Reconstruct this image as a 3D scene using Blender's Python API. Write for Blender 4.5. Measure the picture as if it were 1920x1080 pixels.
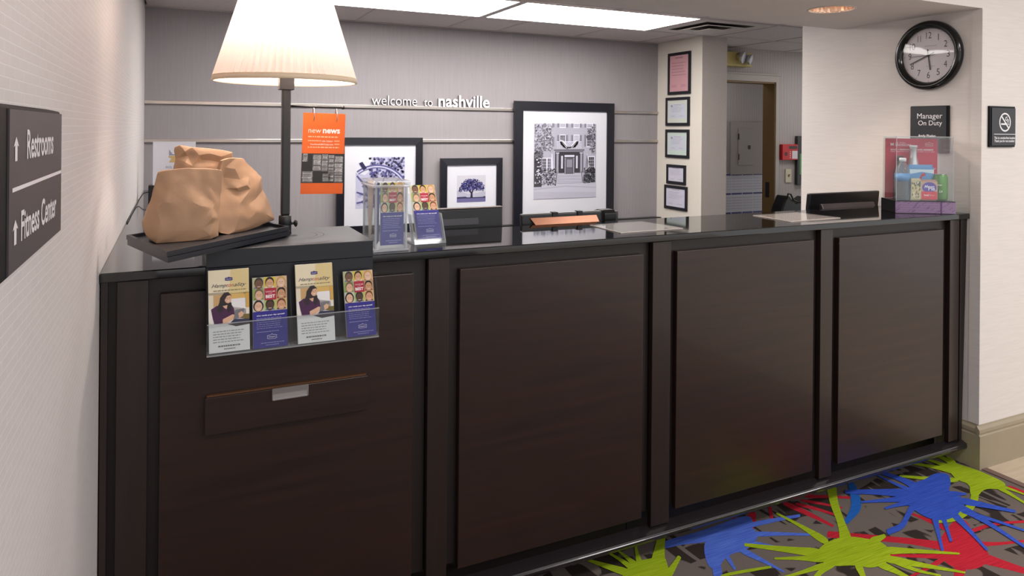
import bpy, bmesh, math, random
from mathutils import Vector, Matrix, noise
random.seed(7)
for o in list(bpy.data.objects): bpy.data.objects.remove(o)
SC = bpy.context.scene
COL = SC.collection
# ------------------------------------------------------------------ camera
F, YAW, ROLL, PY, CH = 1324.7, .44273, .0088165, 241.75, 1.5
_fw = Vector((math.sin(YAW), math.cos(YAW), 0)); _r0 = Vector((math.cos(YAW), -math.sin(YAW), 0)); _u0 = Vector((0, 0, 1))
_r = _r0*math.cos(ROLL) + _u0*math.sin(ROLL); _u = _u0*math.cos(ROLL) - _r0*math.sin(ROLL)
cam = bpy.data.cameras.new('camera'); camo = bpy.data.objects.new('camera', cam); COL.objects.link(camo)
cam.sensor_width = 36; cam.lens = F/1920*36; cam.shift_y = -(540-PY)/1920; cam.clip_start = .02
camo.matrix_world = Matrix(((_r.x, _u.x, -_fw.x, 0), (_r.y, _u.y, -_fw.y, 0), (_r.z, _u.z, -_fw.z, CH), (0, 0, 0, 1)))
SC.camera = camo
# ------------------------------------------------------------------ light
SC.view_settings.view_transform = 'Standard'; SC.view_settings.look = 'None'
SC.view_settings.gamma = 1; SC.view_settings.use_curve_mapping = False
SC.view_settings.exposure = 0.5
W = bpy.data.worlds.new('lobby_daylight'); SC.world = W; W.use_nodes = True
W.node_tree.nodes['Background'].inputs[0].default_value = (1, .985, .985, 1)
W.node_tree.nodes['Background'].inputs[1].default_value = .8
def area(name, loc, sx, sy, power, col=(1, .97, .95), rot=(0, 0, 0)):
    l = bpy.data.lights.new(name, 'AREA'); l.shape = 'RECTANGLE'; l.size = sx; l.size_y = sy; l.energy = power; l.color = col
    o = bpy.data.objects.new(name, l); COL.objects.link(o); o.location = loc; o.rotation_euler = rot; return o
area('corridor_fill_light', (4.9, 3.7, 2.17), .5, .5, 5)  # unseen fill lamp, added to brighten the corridor
area('storeroom_fill_light', (4.6, 5.0, 2.17), .4, .3, 2.2)  # added fill, out of view, lightens the room beyond the doorway
for i, (x, y, p) in enumerate([(1.2, .3, 16), (3.0, .3, 16), (4.9, .4, 16), (1.2, -1.6, 12), (3.2, -1.6, 12), (5.0, -1.6, 12)]):
    area('lobby_ceiling_light', (x, y, 2.585), .6, .6, p)
# ------------------------------------------------------------------ photo pixel -> place
def ray(x, y): return _fw + _r*((x-960)/F) + _u*((PY-y)/F)
def at(x, y, X=None, Y=None, Z=None):
    d = ray(x, y); c = Vector((0, 0, CH))
    t = X/d.x if X is not None else (Y/d.y if Y is not None else (Z-CH)/d.z)
    return c + d*t
ZC, YF, YB, XR, XL = 1.1348, 2.0028, 4.5724, 3.2514, -.1707     # counter top, its front, back wall, right wall, left wall
ZCEIL, ZSOF, ZLOB = 2.1848, 2.0586, 2.60
XCOL, YCOL, XCOL2 = 3.4448, 4.0479, 3.6776
YFR = 1.957                                                      # lobby face of the right wall
# ------------------------------------------------------------------ materials
MC = {}
def lin(c):
    return tuple((v/255/12.92 if v/255 <= .04045 else ((v/255+.055)/1.055)**2.4) for v in c) + (1,)
def mat(name, col, rough=.5, metal=0, coat=0, spec=.5, emit=None, es=0, var=0, vscale=(30, 30, 30), bump=0, bscale=(200, 200, 200), col2=None, trans=0):
    if name in MC: return MC[name]
    m = bpy.data.materials.new(name); m.use_nodes = True; nt = m.node_tree; b = nt.nodes['Principled BSDF']
    b.inputs['Base Color'].default_value = lin(col); b.inputs['Roughness'].default_value = rough; b.inputs['Metallic'].default_value = metal
    b.inputs['Coat Weight'].default_value = coat; b.inputs['Specular IOR Level'].default_value = spec
    if emit: b.inputs['Emission Color'].default_value = lin(emit); b.inputs['Emission Strength'].default_value = es
    if var or bump:
        tc = nt.nodes.new('ShaderNodeTexCoord')
        def nz(sc, detail=4):
            mp = nt.nodes.new('ShaderNodeMapping'); mp.inputs['Scale'].default_value = sc
            n = nt.nodes.new('ShaderNodeTexNoise'); n.inputs['Scale'].default_value = 1; n.inputs['Detail'].default_value = detail
            nt.links.new(tc.outputs['Object'], mp.inputs[0]); nt.links.new(mp.outputs[0], n.inputs['Vector']); return n
        if var:
            n = nz(vscale); rp = nt.nodes.new('ShaderNodeValToRGB')
            c2 = col2 or tuple(max(0, v*(1-var)) for v in col)
            rp.color_ramp.elements[0].position = .3; rp.color_ramp.elements[1].position = .7
            rp.color_ramp.elements[0].color = lin(c2); rp.color_ramp.elements[1].color = lin(col)
            nt.links.new(n.outputs[0], rp.inputs[0]); nt.links.new(rp.outputs[0], b.inputs['Base Color'])
        if bump:
            n2 = nz(bscale); bp = nt.nodes.new('ShaderNodeBump'); bp.inputs['Strength'].default_value = bump; bp.inputs['Distance'].default_value = .002
            nt.links.new(n2.outputs[0], bp.inputs['Height']); nt.links.new(bp.outputs[0], b.inputs['Normal'])
    MC[name] = m; return m
def pm(col, rough=.45):
    return mat('print_%d_%d_%d' % tuple(int(v) for v in col), col, rough)
def acrylic(name, tint=(250, 252, 252), base=.02):
    if name in MC: return MC[name]
    m = bpy.data.materials.new(name); m.use_nodes = True; nt = m.node_tree; nt.nodes.clear()
    o = nt.nodes.new('ShaderNodeOutputMaterial'); t = nt.nodes.new('ShaderNodeBsdfTransparent'); g = nt.nodes.new('ShaderNodeBsdfGlossy')
    t.inputs[0].default_value = lin(tint); g.inputs['Roughness'].default_value = .04
    d = nt.nodes.new('ShaderNodeBsdfDiffuse'); d.inputs[0].default_value = (.85, .86, .9, 1)
    ge = nt.nodes.new('ShaderNodeNewGeometry'); dt = nt.nodes.new('ShaderNodeVectorMath'); dt.operation = 'DOT_PRODUCT'
    nt.links.new(ge.outputs['Normal'], dt.inputs[0]); nt.links.new(ge.outputs['Incoming'], dt.inputs[1])
    def mth(op, a, b=None):
        n = nt.nodes.new('ShaderNodeMath'); n.operation = op; n.use_clamp = op in ('SUBTRACT', 'MULTIPLY_ADD')
        for i, q in enumerate((a, b)):
            if q is None: continue
            if isinstance(q, (int, float)): n.inputs[i].default_value = q
            else: nt.links.new(q, n.inputs[i])
        return n
    ab = mth('ABSOLUTE', dt.outputs['Value']); om = mth('SUBTRACT', 1.0, ab.outputs[0]); pw = mth('POWER', om.outputs[0], 5.0)
    fr = mth('MULTIPLY_ADD', pw.outputs[0], .9); fr.inputs[2].default_value = .04
    m1 = nt.nodes.new('ShaderNodeMixShader'); m2 = nt.nodes.new('ShaderNodeMixShader'); m2.inputs[0].default_value = base
    nt.links.new(fr.outputs[0], m1.inputs[0]); nt.links.new(t.outputs[0], m1.inputs[1]); nt.links.new(g.outputs[0], m1.inputs[2])
    nt.links.new(m1.outputs[0], m2.inputs[1]); nt.links.new(d.outputs[0], m2.inputs[2]); nt.links.new(m2.outputs[0], o.inputs[0])
    MC[name] = m; return m
def brickwall(name, col, mort, axes, bw=.055, rh=.0135):
    m = bpy.data.materials.new(name); m.use_nodes = True; nt = m.node_tree; b = nt.nodes['Principled BSDF']; b.inputs['Roughness'].default_value = .6
    tc = nt.nodes.new('ShaderNodeTexCoord'); sp = nt.nodes.new('ShaderNodeSeparateXYZ'); cb = nt.nodes.new('ShaderNodeCombineXYZ')
    nt.links.new(tc.outputs['Object'], sp.inputs[0]); nt.links.new(sp.outputs[axes[0]], cb.inputs[0]); nt.links.new(sp.outputs[axes[1]], cb.inputs[1])
    br = nt.nodes.new('ShaderNodeTexBrick'); br.inputs['Scale'].default_value = 1; br.inputs['Brick Width'].default_value = bw; br.inputs['Row Height'].default_value = rh
    br.inputs['Mortar Size'].default_value = .0009; br.inputs['Mortar Smooth'].default_value = .3
    br.inputs['Color1'].default_value = lin(col); br.inputs['Color2'].default_value = lin(tuple(v*.985 for v in col)); br.inputs['Mortar'].default_value = lin(mort)
    nt.links.new(cb.outputs[0], br.inputs['Vector']); nt.links.new(br.outputs['Color'], b.inputs['Base Color'])
    bp = nt.nodes.new('ShaderNodeBump'); bp.inputs['Strength'].default_value = .2; bp.inputs['Distance'].default_value = .001; bp.invert = True
    nt.links.new(br.outputs['Fac'], bp.inputs['Height']); nt.links.new(bp.outputs[0], b.inputs['Normal'])
    MC[name] = m; return m
M_leftwall = brickwall('embossed_wallpaper', (206, 200, 199), (217, 213, 212), ('Y', 'Z'))
M_wall = mat('cream_linen_wallpaper', (226, 220, 216), .65, var=.03, vscale=(9, 9, 160), bump=.12, bscale=(40, 40, 400))
M_colw = mat('cream_paint', (222, 216, 206), .6, var=.02, vscale=(5, 5, 5))
M_colf = mat('weave_wallpaper', (196, 187, 182), .65, var=.06, vscale=(120, 60, 120), bump=.1)
M_back = mat('grey_grasscloth', (154, 149, 153), .7, var=.04, vscale=(170, 20, 5), bump=.08, bscale=(300, 30, 8))
M_corr = None
M_white = mat('ceiling_white', (226, 220, 216), .8, var=.02, vscale=(4, 4, 4))
M_tile = mat('ceiling_tile_white', (214, 207, 206), .9, var=.04, vscale=(60, 60, 60), bump=.2, bscale=(160, 160, 160))
M_grid = mat('grid_bar_paint', (196, 188, 188), .5)
M_wood = mat('espresso_wood', (47, 28, 21), .33, coat=.1, var=.35, vscale=(3, 3, 60), col2=(34, 22, 19), bump=.03, bscale=(20, 20, 300))
M_wood2 = mat('espresso_wood_upright', (42, 30, 27), .33, coat=.1, var=.3, vscale=(60, 60, 3), col2=(34, 24, 21))
M_wooddark = mat('espresso_wood_back', (30, 21, 19), .45, var=.2, vscale=(40, 40, 4))
M_granite = mat('black_granite', (16, 16, 18), .045, spec=.75, var=.6, vscale=(420, 420, 420), col2=(9, 9, 10))
M_black = mat('black_laminate', (28, 30, 38), .42, bump=.04, bscale=(700, 700, 700))
M_blackmetal = mat('black_powder_coat', (35, 35, 38), .38)
M_blackplastic = mat('black_plastic', (20, 20, 23), .3)
M_rail = mat('brushed_nickel', (205, 198, 192), .32, metal=1, var=.12, vscale=(3, 40, 40))
M_silver = mat('silver_metal', (205, 205, 208), .25, metal=1)
M_frame = mat('black_frame_paint', (24, 25, 34), .3)
M_matb = mat('white_mat_board', (224, 226, 235), .55)
M_bead = mat('taupe_baseboard_paint', (158, 146, 124), .45, var=.03, vscale=(10, 10, 10))
M_kraft = mat('kraft_paper', (172, 136, 106), .7, var=.08, vscale=(14, 14, 14), bump=.35, bscale=(26, 26, 34))
M_acr = acrylic('clear_acrylic'); M_acre = acrylic('acrylic_edge', (235, 238, 242), .28)
M_glass = acrylic('picture_glass', (252, 252, 252), .0)
M_copper_reflection = mat('painted_copper_reflection', (150, 98, 70), .25, metal=.4)  # orange reflection on a black monitor back, put in as colour
M_shade = None
# ------------------------------------------------------------------ object helpers
LOC = {}
def link(o, parent=None):
    COL.objects.link(o)
    if parent is not None: o.parent = parent
    return o
def tag(o, label, cat, group=None):
    o['label'] = label; o['category'] = cat
    if group: o['group'] = group
    return o
def thing(name, loc, label, cat, group=None):
    o = bpy.data.objects.new(name, None); o.empty_display_size = .05; COL.objects.link(o)
    o.location = loc; LOC[o] = Vector(loc); return tag(o, label, cat, group)
class MB:
    def __init__(s): s.v = []; s.f = []; s.m = []; s.sm = []; s.mats = []
    def mi(s, m):
        if m not in s.mats: s.mats.append(m)
        return s.mats.index(m)
    def face(s, pts, m, smooth=False):
        n = len(s.v); s.v += [Vector(p) for p in pts]; s.f.append(list(range(n, n+len(pts)))); s.m.append(s.mi(m)); s.sm.append(smooth); return s
    def raw(s, vs, fs, m, smooth=False):
        n = len(s.v); s.v += [Vector(p) for p in vs]
        for f in fs: s.f.append([i+n for i in f]); s.m.append(s.mi(m)); s.sm.append(smooth)
        return s
    def box(s, a, b, m):
        x0, y0, z0 = a; x1, y1, z1 = b
        if x0 > x1: x0, x1 = x1, x0
        if y0 > y1: y0, y1 = y1, y0
        if z0 > z1: z0, z1 = z1, z0
        return s.hexa([(x0, y0, z0), (x1, y0, z0), (x1, y1, z0), (x0, y1, z0), (x0, y0, z1), (x1, y0, z1), (x1, y1, z1), (x0, y1, z1)], m)
    def hexa(s, p, m):
        return s.raw(p, [(3, 2, 1, 0), (4, 5, 6, 7), (0, 1, 5, 4), (1, 2, 6, 5), (2, 3, 7, 6), (3, 0, 4, 7)], m)
    def obox(s, O, R, U, N, w, h, d, m):      # box w x h spanned by R,U from corner O, depth d along N
        O, R, U, N = map(Vector, (O, R, U, N)); b = [O, O+R*w, O+R*w+N*d, O+N*d]
        return s.hexa(b + [p+U*h for p in b], m)
    def prism(s, poly, vec, m, smooth=False):
        vec = Vector(vec); n = len(poly); P = [Vector(p) for p in poly]
        s.raw(P+[p+vec for p in P], [list(range(n))[::-1], list(range(n, 2*n))] , m)
        k = len(s.v)-2*n
        for i in range(n):
            j = (i+1) % n; s.f.append([k+i, k+j, k+n+j, k+n+i]); s.m.append(s.mi(m)); s.sm.append(smooth)
        return s
    def lathe(s, prof, c, m, axis='Z', n=32, caps=True, smooth=True, R=None, U=None, N=None):
        c = Vector(c)
        if R is None: R, U, N = {'Z': (Vector((1, 0, 0)), Vector((0, 1, 0)), Vector((0, 0, 1))), 'X': (Vector((0, 1, 0)), Vector((0, 0, 1)), Vector((1, 0, 0))), 'Y': (Vector((0, 0, 1)), Vector((1, 0, 0)), Vector((0, 1, 0)))}[axis]
        k = len(s.v); mi = s.mi(m)
        for r, h in prof:
            for i in range(n):
                a = 2*math.pi*i/n; s.v.append(c + R*(r*math.cos(a)) + U*(r*math.sin(a)) + N*h)
        for j in range(len(prof)-1):
            for i in range(n):
                i2 = (i+1) % n; s.f.append([k+j*n+i, k+j*n+i2, k+(j+1)*n+i2, k+(j+1)*n+i]); s.m.append(mi); s.sm.append(smooth)
        if caps:
            for j, rev in ((0, True), (len(prof)-1, False)):
                if prof[j][0] > 1e-5:
                    q = [k+j*n+i for i in range(n)]; s.f.append(q[::-1] if rev else q); s.m.append(mi); s.sm.append(False)
        return s
    def tube(s, pts, r, m, n=8, taper=None):
        P = [Vector(p) for p in pts]; k = len(s.v); mi = s.mi(m)
        prev = None
        for i, p in enumerate(P):
            d = (P[min(i+1, len(P)-1)]-P[max(i-1, 0)]).normalized()
            a = d.orthogonal() if prev is None else (prev - d*prev.dot(d)); a.normalize(); prev = a
            b = d.cross(a); rr = r if taper is None else r*taper[i]
            for q in range(n):
                t = 2*math.pi*q/n; s.v.append(p + a*(rr*math.cos(t)) + b*(rr*math.sin(t)))
        for i in range(len(P)-1):
            for q in range(n):
                q2 = (q+1) % n; s.f.append([k+i*n+q, k+i*n+q2, k+(i+1)*n+q2, k+(i+1)*n+q]); s.m.append(mi); s.sm.append(True)
        s.f.append([k+q for q in range(n)][::-1]); s.m.append(mi); s.sm.append(False)
        s.f.append([k+(len(P)-1)*n+q for q in range(n)]); s.m.append(mi); s.sm.append(False)
        return s
    def build(s, name, parent=None, label=None, cat=None, group=None, kind=None, bevel=0, seg=2):
        if parent is not None: off = LOC.get(parent, Vector((0, 0, 0)))
        else:
            xs = [v.x for v in s.v]; ys = [v.y for v in s.v]; zs = [v.z for v in s.v]
            off = Vector(((min(xs)+max(xs))/2, (min(ys)+max(ys))/2, min(zs)))
            if kind == 'structure': off = Vector((0, 0, 0))
        me = bpy.data.meshes.new(name); me.from_pydata([v-off for v in s.v], [], s.f)
        for m in s.mats: me.materials.append(m)
        me.polygons.foreach_set('material_index', s.m); me.polygons.foreach_set('use_smooth', s.sm); me.update()
        o = bpy.data.objects.new(name, me); link(o, parent)
        if parent is None: o.location = off
        LOC[o] = off
        if label: o['label'] = label
        if cat: o['category'] = cat
        if group: o['group'] = group
        if kind: o['kind'] = kind
        if bevel:
            b = o.modifiers.new('bevel', 'BEVEL'); b.width = bevel; b.segments = seg; b.limit_method = 'ANGLE'; b.angle_limit = math.radians(40)
        return o
def struct(name, mb, bevel=0): return mb.build(name, kind='structure', bevel=bevel)
# planar frame for prints: u to the right, v downwards, both 0..1
TC = {}
def textgeo(s, bold=0, shear=0, space=1):
    k = (s, bold, shear, space)
    if k in TC: return TC[k]
    c = bpy.data.curves.new('lettering', 'FONT'); c.body = s; c.offset = bold; c.shear = shear; c.space_character = space; c.resolution_u = 3
    o = bpy.data.objects.new('lettering', c); COL.objects.link(o)
    dg = bpy.context.evaluated_depsgraph_get(); dg.update()
    me = bpy.data.meshes.new_from_object(o.evaluated_get(dg))
    vs = [v.co.copy() for v in me.vertices]; fs = [list(p.vertices) for p in me.polygons]
    bpy.data.objects.remove(o); bpy.data.meshes.remove(me); bpy.data.curves.remove(c)
    TC[k] = (vs, fs); return TC[k]
FRONT = (Vector((1, 0, 0)), Vector((0, 0, 1)))
CLOCKW = (Vector((0, -1, 0)), Vector((0, 0, 1)))
LEFTW = (Vector((0, 1, 0)), Vector((0, 0, 1)))
class Print:
    def __init__(s, TL, TR, BL, eps=.0002):
        s.O = Vector(TL); s.A = Vector(TR)-s.O; s.B = Vector(BL)-s.O; s.N = -(s.A.cross(s.B)).normalized() * -1
        s.N = s.B.cross(s.A).normalized(); s.eps = eps; s.mb = MB(); s.w = s.A.length; s.h = s.B.length
    def P(s, u, v, l): return s.O + s.A*u + s.B*v + s.N*(s.eps*l)
    def poly(s, pts, col, l=1):
        m = pm(col) if isinstance(col, tuple) else col
        s.mb.face([s.P(u, v, l) for u, v in pts], m); return s
    def rect(s, u0, v0, u1, v1, col, l=1): return s.poly([(u0, v1), (u1, v1), (u1, v0), (u0, v0)], col, l)
    def ell(s, u, v, ru, rv, col, l=1, n=20, a0=0):
        return s.poly([(u+ru*math.cos(2*math.pi*i/n+a0), v-rv*math.sin(2*math.pi*i/n+a0)) for i in range(n)], col, l)
    def line(s, u0, v0, u1, v1, w, col, l=1):      # w in metres
        a = s.P(u0, v0, l); b = s.P(u1, v1, l); d = (b-a).normalized(); q = s.N.cross(d)*w/2
        s.mb.face([a-q, b-q, b+q, a+q], pm(col) if isinstance(col, tuple) else col); return s
    def ring(s, u, v, r0, r1, col, l=1, n=32, a0=0, a1=360, clip=False):   # radii in metres
        m = pm(col) if isinstance(col, tuple) else col
        c = s.P(u, v, l); x = s.A.normalized(); y = -s.B.normalized()
        for i in range(n):
            t0 = math.radians(a0+(a1-a0)*i/n); t1 = math.radians(a0+(a1-a0)*(i+1)/n)
            p = lambda r, t: c + x*(r*math.cos(t)) + y*(r*math.sin(t))
            if clip and not all(0 <= u+r*math.cos(t)/s.w <= 1 and 0 <= v-r*math.sin(t)/s.h <= 1 for r in (r0, r1) for t in (t0, t1)): continue
            s.mb.face([p(r0, t0), p(r1, t0), p(r1, t1), p(r0, t1)], m)
        return s
    def text(s, t, u0, u1, vb, col, l=1, h=None, bold=0, shear=0, space=1, tilt=0):
        """fit text between u0 and u1 with its baseline at vb; h = cap height as a share of the frame height, else kept in proportion"""
        vs, fs = textgeo(t, bold, shear, space)
        x0 = min(v.x for v in vs); x1 = max(v.x for v in vs); k = (u1-u0)*s.w/(x1-x0)
        ky = k if h is None else h*s.h/.70
        m = pm(col) if isinstance(col, tuple) else col
        s.mb.raw([s.P(u0+(v.x-x0)*k/s.w, vb-v.y*ky/s.h + tilt*(v.x-x0)*k/s.w, l) for v in vs], fs, m); return s
    def para(s, u0, u1, v0, v1, n, col, l=1, th=.35, rag=.2, seed=1):   # lines of print too small to read
        rd = random.Random(seed); dv = (v1-v0)/n
        for i in range(n):
            e = u1-(u1-u0)*rag*rd.random(); u = u0
            while u < e:
                w = min(e-u, (u1-u0)*rd.uniform(.04, .12)); s.rect(u, v0+i*dv, u+w, v0+i*dv+dv*th, col, l); u += w+(u1-u0)*.022
        return s
    def build(s, name, parent, **k):
        o = s.mb.build(name, parent, **k); s.mb = MB(); return o
def quadbox(mb, TL, TR, BL, d, m):     # slab behind the quad TL,TR,BL, thickness d away from the viewer
    TL, TR, BL = map(Vector, (TL, TR, BL)); BR = TR+BL-TL; N = (BL-TL).cross(TR-TL).normalized()
    f = [BL, BR, TR, TL]; b = [p-N*d for p in f]
    mb.raw(f+b, [(0, 1, 2, 3), (7, 6, 5, 4), (4, 5, 1, 0), (5, 6, 2, 1), (6, 7, 3, 2), (7, 4, 0, 3)], m); return mb

# ================================================================== STRUCTURE
# floors
carpet_mats = {}
M_carpet = None
def carpet_material():
    m = bpy.data.materials.new('brown_carpet'); m.use_nodes = True; nt = m.node_tree; b = nt.nodes['Principled BSDF']; b.inputs['Roughness'].default_value = .95; b.inputs['Specular IOR Level'].default_value = .1
    tc = nt.nodes.new('ShaderNodeTexCoord')
    def streak(rot, sc, lo, hi):
        mp = nt.nodes.new('ShaderNodeMapping'); mp.inputs['Rotation'].default_value = (0, 0, rot); mp.inputs['Scale'].default_value = sc
        n = nt.nodes.new('ShaderNodeTexNoise'); n.inputs['Scale'].default_value = 1; n.inputs['Detail'].default_value = 1.5; n.inputs['Distortion'].default_value = .6
        r = nt.nodes.new('ShaderNodeValToRGB'); r.color_ramp.elements[0].position = lo; r.color_ramp.elements[1].position = hi
        nt.links.new(tc.outputs['Object'], mp.inputs[0]); nt.links.new(mp.outputs[0], n.inputs['Vector']); nt.links.new(n.outputs[0], r.inputs[0]); return r
    a = streak(.5, (14, 3, 1), .47, .49); c = streak(-.7, (3, 11, 1), .50, .52)
    mx = nt.nodes.new('ShaderNodeMath'); mx.operation = 'MAXIMUM'; nt.links.new(a.outputs[0], mx.inputs[0]); nt.links.new(c.outputs[0], mx.inputs[1])
    mix = nt.nodes.new('ShaderNodeMix'); mix.data_type = 'RGBA'; mix.inputs[6].default_value = lin((58, 50, 47)); mix.inputs[7].default_value = lin((122, 112, 107))
    nt.links.new(mx.outputs[0], mix.inputs[0])
    fz = nt.nodes.new('ShaderNodeTexNoise'); fz.inputs['Scale'].default_value = 500; nt.links.new(tc.outputs['Object'], fz.inputs['Vector'])
    mul = nt.nodes.new('ShaderNodeMix'); mul.data_type = 'RGBA'; mul.blend_type = 'MULTIPLY'; mul.inputs[0].default_value = .45
    nt.links.new(mix.outputs[2], mul.inputs[6]); nt.links.new(fz.outputs[0], mul.inputs[7]); nt.links.new(mul.outputs[2], b.inputs['Base Color'])
    return m
M_carpet = carpet_material()
def splat_mat(name, c, c2):
    return mat(name, c, .95, spec=.1, var=.3, vscale=(8, 260, 1), col2=c2, bump=.3, bscale=(500, 500, 500))
GREEN = splat_mat('carpet_green', (168, 190, 40), (132, 160, 20)); BLUE = splat_mat('carpet_blue', (62, 96, 205), (44, 72, 170))
RED = splat_mat('carpet_red', (200, 42, 60), (160, 30, 46)); LBLUE = splat_mat('carpet_light_blue', (92, 128, 220), (64, 84, 190)); TEAL = splat_mat('carpet_teal', (36, 104, 196), (30, 84, 160))
CARPX = 3.250
mb = MB(); mb.box((XL-.1, -4, -.03), (CARPX, 2.16, 0), M_carpet)
def zp(x, y): p = at(1080+x/2.2857, 800+y/2.2857, Z=0); return p
_fl = [0]
def fpoly(pts, m, l, core=True):
    _fl[0] += 1
    P = []
    if len(pts) in (7, 9, 10, 12, 13) and l in (2, 3, 4, 5) and core:
        gx = sum(q[0] for q in pts)/len(pts); gy = sum(q[1] for q in pts)/len(pts); pts = [(gx+(x-gx)*1.12, gy+(y-gy)*1.12) for x, y in pts]
    for _ in range(2):
        if len(pts) >= 5:
            q = []
            for i in range(len(pts)):
                (ax, ay), (bx, by) = pts[i], pts[(i+1) % len(pts)]; q += [(ax*.75+bx*.25, ay*.75+by*.25), (ax*.25+bx*.75, ay*.25+by*.75)]
            pts = q
    for x, y in pts:
        p = zp(x, y); p.z = .00005*_fl[0]+.0001; p.x = min(p.x, CARPX-.002); p.y = min(p.y, 2.155); P.append(p)
    # ear-clip safe: use fan from centroid only for convex-ish; use tessellation
    from mathutils.geometry import tessellate_polygon
    mb.raw(P, [t if (P[t[1]]-P[t[0]]).cross(P[t[2]]-P[t[0]]).z > 0 else tuple(reversed(t)) for t in tessellate_polygon([P])], m)
def arm(pts, ws, m, l):
    L = []; Rr = []
    n = len(pts)
    for i, (x, y) in enumerate(pts):
        a = pts[max(i-1, 0)]; b = pts[min(i+1, n-1)]; dx, dy = b[0]-a[0], b[1]-a[1]; q = math.hypot(dx, dy) or 1
        nx, ny = -dy/q*ws[i]/2, dx/q*ws[i]/2
        L.append((x+nx, y+ny)); Rr.append((x-nx, y-ny))
    a, b = pts[-2], pts[-1]; q = math.hypot(b[0]-a[0], b[1]-a[1]); tx, ty = (b[0]-a[0])/q*ws[-1]/2, (b[1]-a[1])/q*ws[-1]/2
    ex = b
    tip = [(L[-1][0]+tx*.8, L[-1][1]+ty*.8), (ex[0]+tx*1.1, ex[1]+ty*1.1), (Rr[-1][0]+tx*.8, Rr[-1][1]+ty*.8)]
    fpoly(L + tip + Rr[::-1], m, l, False)
# red
fpoly([(1560, 500), (1600, 440), (1640, 400), (1680, 420), (1700, 480), (1765, 540), (1745, 585), (1690, 605), (1620, 595), (1575, 560)], RED, 2)
for p, w in [([(1590, 515), (1450, 492), (1320, 480), (1090, 462)], [40, 26, 24, 28]), ([(1590, 555), (1470, 555), (1350, 550)], [26, 16, 9]), ([(1580, 565), (1500, 610), (1420, 650)], [26, 16, 10]),
             ([(1615, 450), (1520, 405), (1430, 370)], [26, 16, 8]), ([(1730, 560), (1830, 590), (1960, 630)], [50, 34, 22]), ([(1700, 500), (1800, 505), (1960, 485)], [24, 14, 8]), ([(1690, 450), (1790, 415), (1960, 405)], [20, 12, 10]),
             ([(1650, 590), (1640, 640), (1630, 720)], [60, 40, 26]), ([(885, 325), (990, 370), (1100, 425)], [22, 20, 10]), ([(940, 330), (1040, 355), (1140, 388)], [16, 12, 8]), ([(960, 315), (1050, 330), (1140, 348)], [14, 10, 6]),
             ([(980, 300), (1080, 300), (1180, 305)], [16, 12, 10]), ([(830, 340), (838, 388)], [16, 14]), ([(760, 365), (748, 410), (738, 445)], [34, 40, 36]), ([(1850, 255), (1960, 300)], [14, 14]), ([(700, 360), (620, 470), (600, 480)], [8, 6, 4])]:
    arm(p, w, RED, 2)
# light blue, left
fpoly([(555, 500), (600, 455), (690, 425), (750, 440), (772, 480), (720, 530), (650, 545), (610, 605), (572, 590)], LBLUE, 3)
fpoly([(383, 490), (545, 450), (720, 380), (745, 425), (690, 440), (600, 470), (552, 495), (470, 500), (383, 522)], LBLUE, 3)
for p, w in [([(750, 462), (880, 460), (1010, 464)], [26, 14, 10]), ([(740, 500), (860, 520), (1000, 548)], [28, 14, 6]), ([(700, 525), (800, 575), (890, 622)], [30, 16, 7]), ([(640, 545), (680, 610)], [24, 10]), ([(595, 560), (605, 620), (620, 700)], [40, 40, 34]),
             ([(700, 435), (830, 405), (955, 383)], [24, 18, 12])]:
    arm(p, w, LBLUE, 3)
arm([(1175, 235), (1195, 290), (1205, 350), (1162, 405)], [26, 40, 48, 22], TEAL, 3)
# green
fpoly([(1055, 525), (1105, 492), (1170, 478), (1240, 488), (1300, 500), (1335, 540), (1322, 582), (1260, 602), (1220, 594), (1180, 590), (1110, 595), (1045, 565)], GREEN, 4)
for p, w in [([(1160, 500), (1140, 420), (1105, 330), (1095, 262)], [60, 30, 34, 42]), ([(1260, 500), (1318, 472)], [46, 18]), ([(1080, 500), (970, 430), (862, 374)], [40, 14, 8]), ([(1060, 545), (900, 528), (728, 508)], [46, 24, 14]),
             ([(1070, 570), (960, 565), (855, 567)], [36, 16, 9]), ([(1300, 532), (1450, 534), (1640, 546)], [40, 18, 8]), ([(1315, 565), (1480, 595), (1665, 627)], [40, 20, 8]), ([(1290, 585), (1380, 625), (1480, 680)], [36, 20, 10]),
             ([(1110, 580), (1050, 620), (1000, 680)], [40, 24, 16]), ([(1205, 585), (1230, 640), (1250, 700)], [36, 22, 14]), ([(620, 642), (720, 622), (832, 604)], [12, 14, 10]), ([(1080, 590), (960, 630), (840, 660)], [30, 14, 8]),
             ([(1350, 575), (1460, 620), (1560, 640)], [20, 14, 8])]:
    arm(p, w, GREEN, 4)
fpoly([(225, 612), (265, 580), (330, 570), (372, 560), (385, 600), (400, 660), (200, 660)], GREEN, 4)
for p, w in [([(350, 600), (356, 540), (366, 478)], [70, 46, 34]), ([(275, 595), (262, 550), (255, 508)], [30, 16, 10]), ([(262, 600), (220, 565), (175, 530)], [30, 14, 8]), ([(245, 612), (190, 572), (138, 543)], [28, 14, 8]), ([(240, 635), (130, 600), (38, 570)], [40, 22, 10]),
             ([(390, 645), (420, 600), (440, 566)], [40, 24, 18])]:
    arm(p, w, GREEN, 4)
fpoly([(1600, 150), (1650, 172), (1700, 185), (1760, 210), (1835, 245), (1810, 268), (1745, 262), (1715, 300), (1690, 290), (1690, 245), (1640, 232), (1608, 195)], GREEN, 4)
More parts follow.
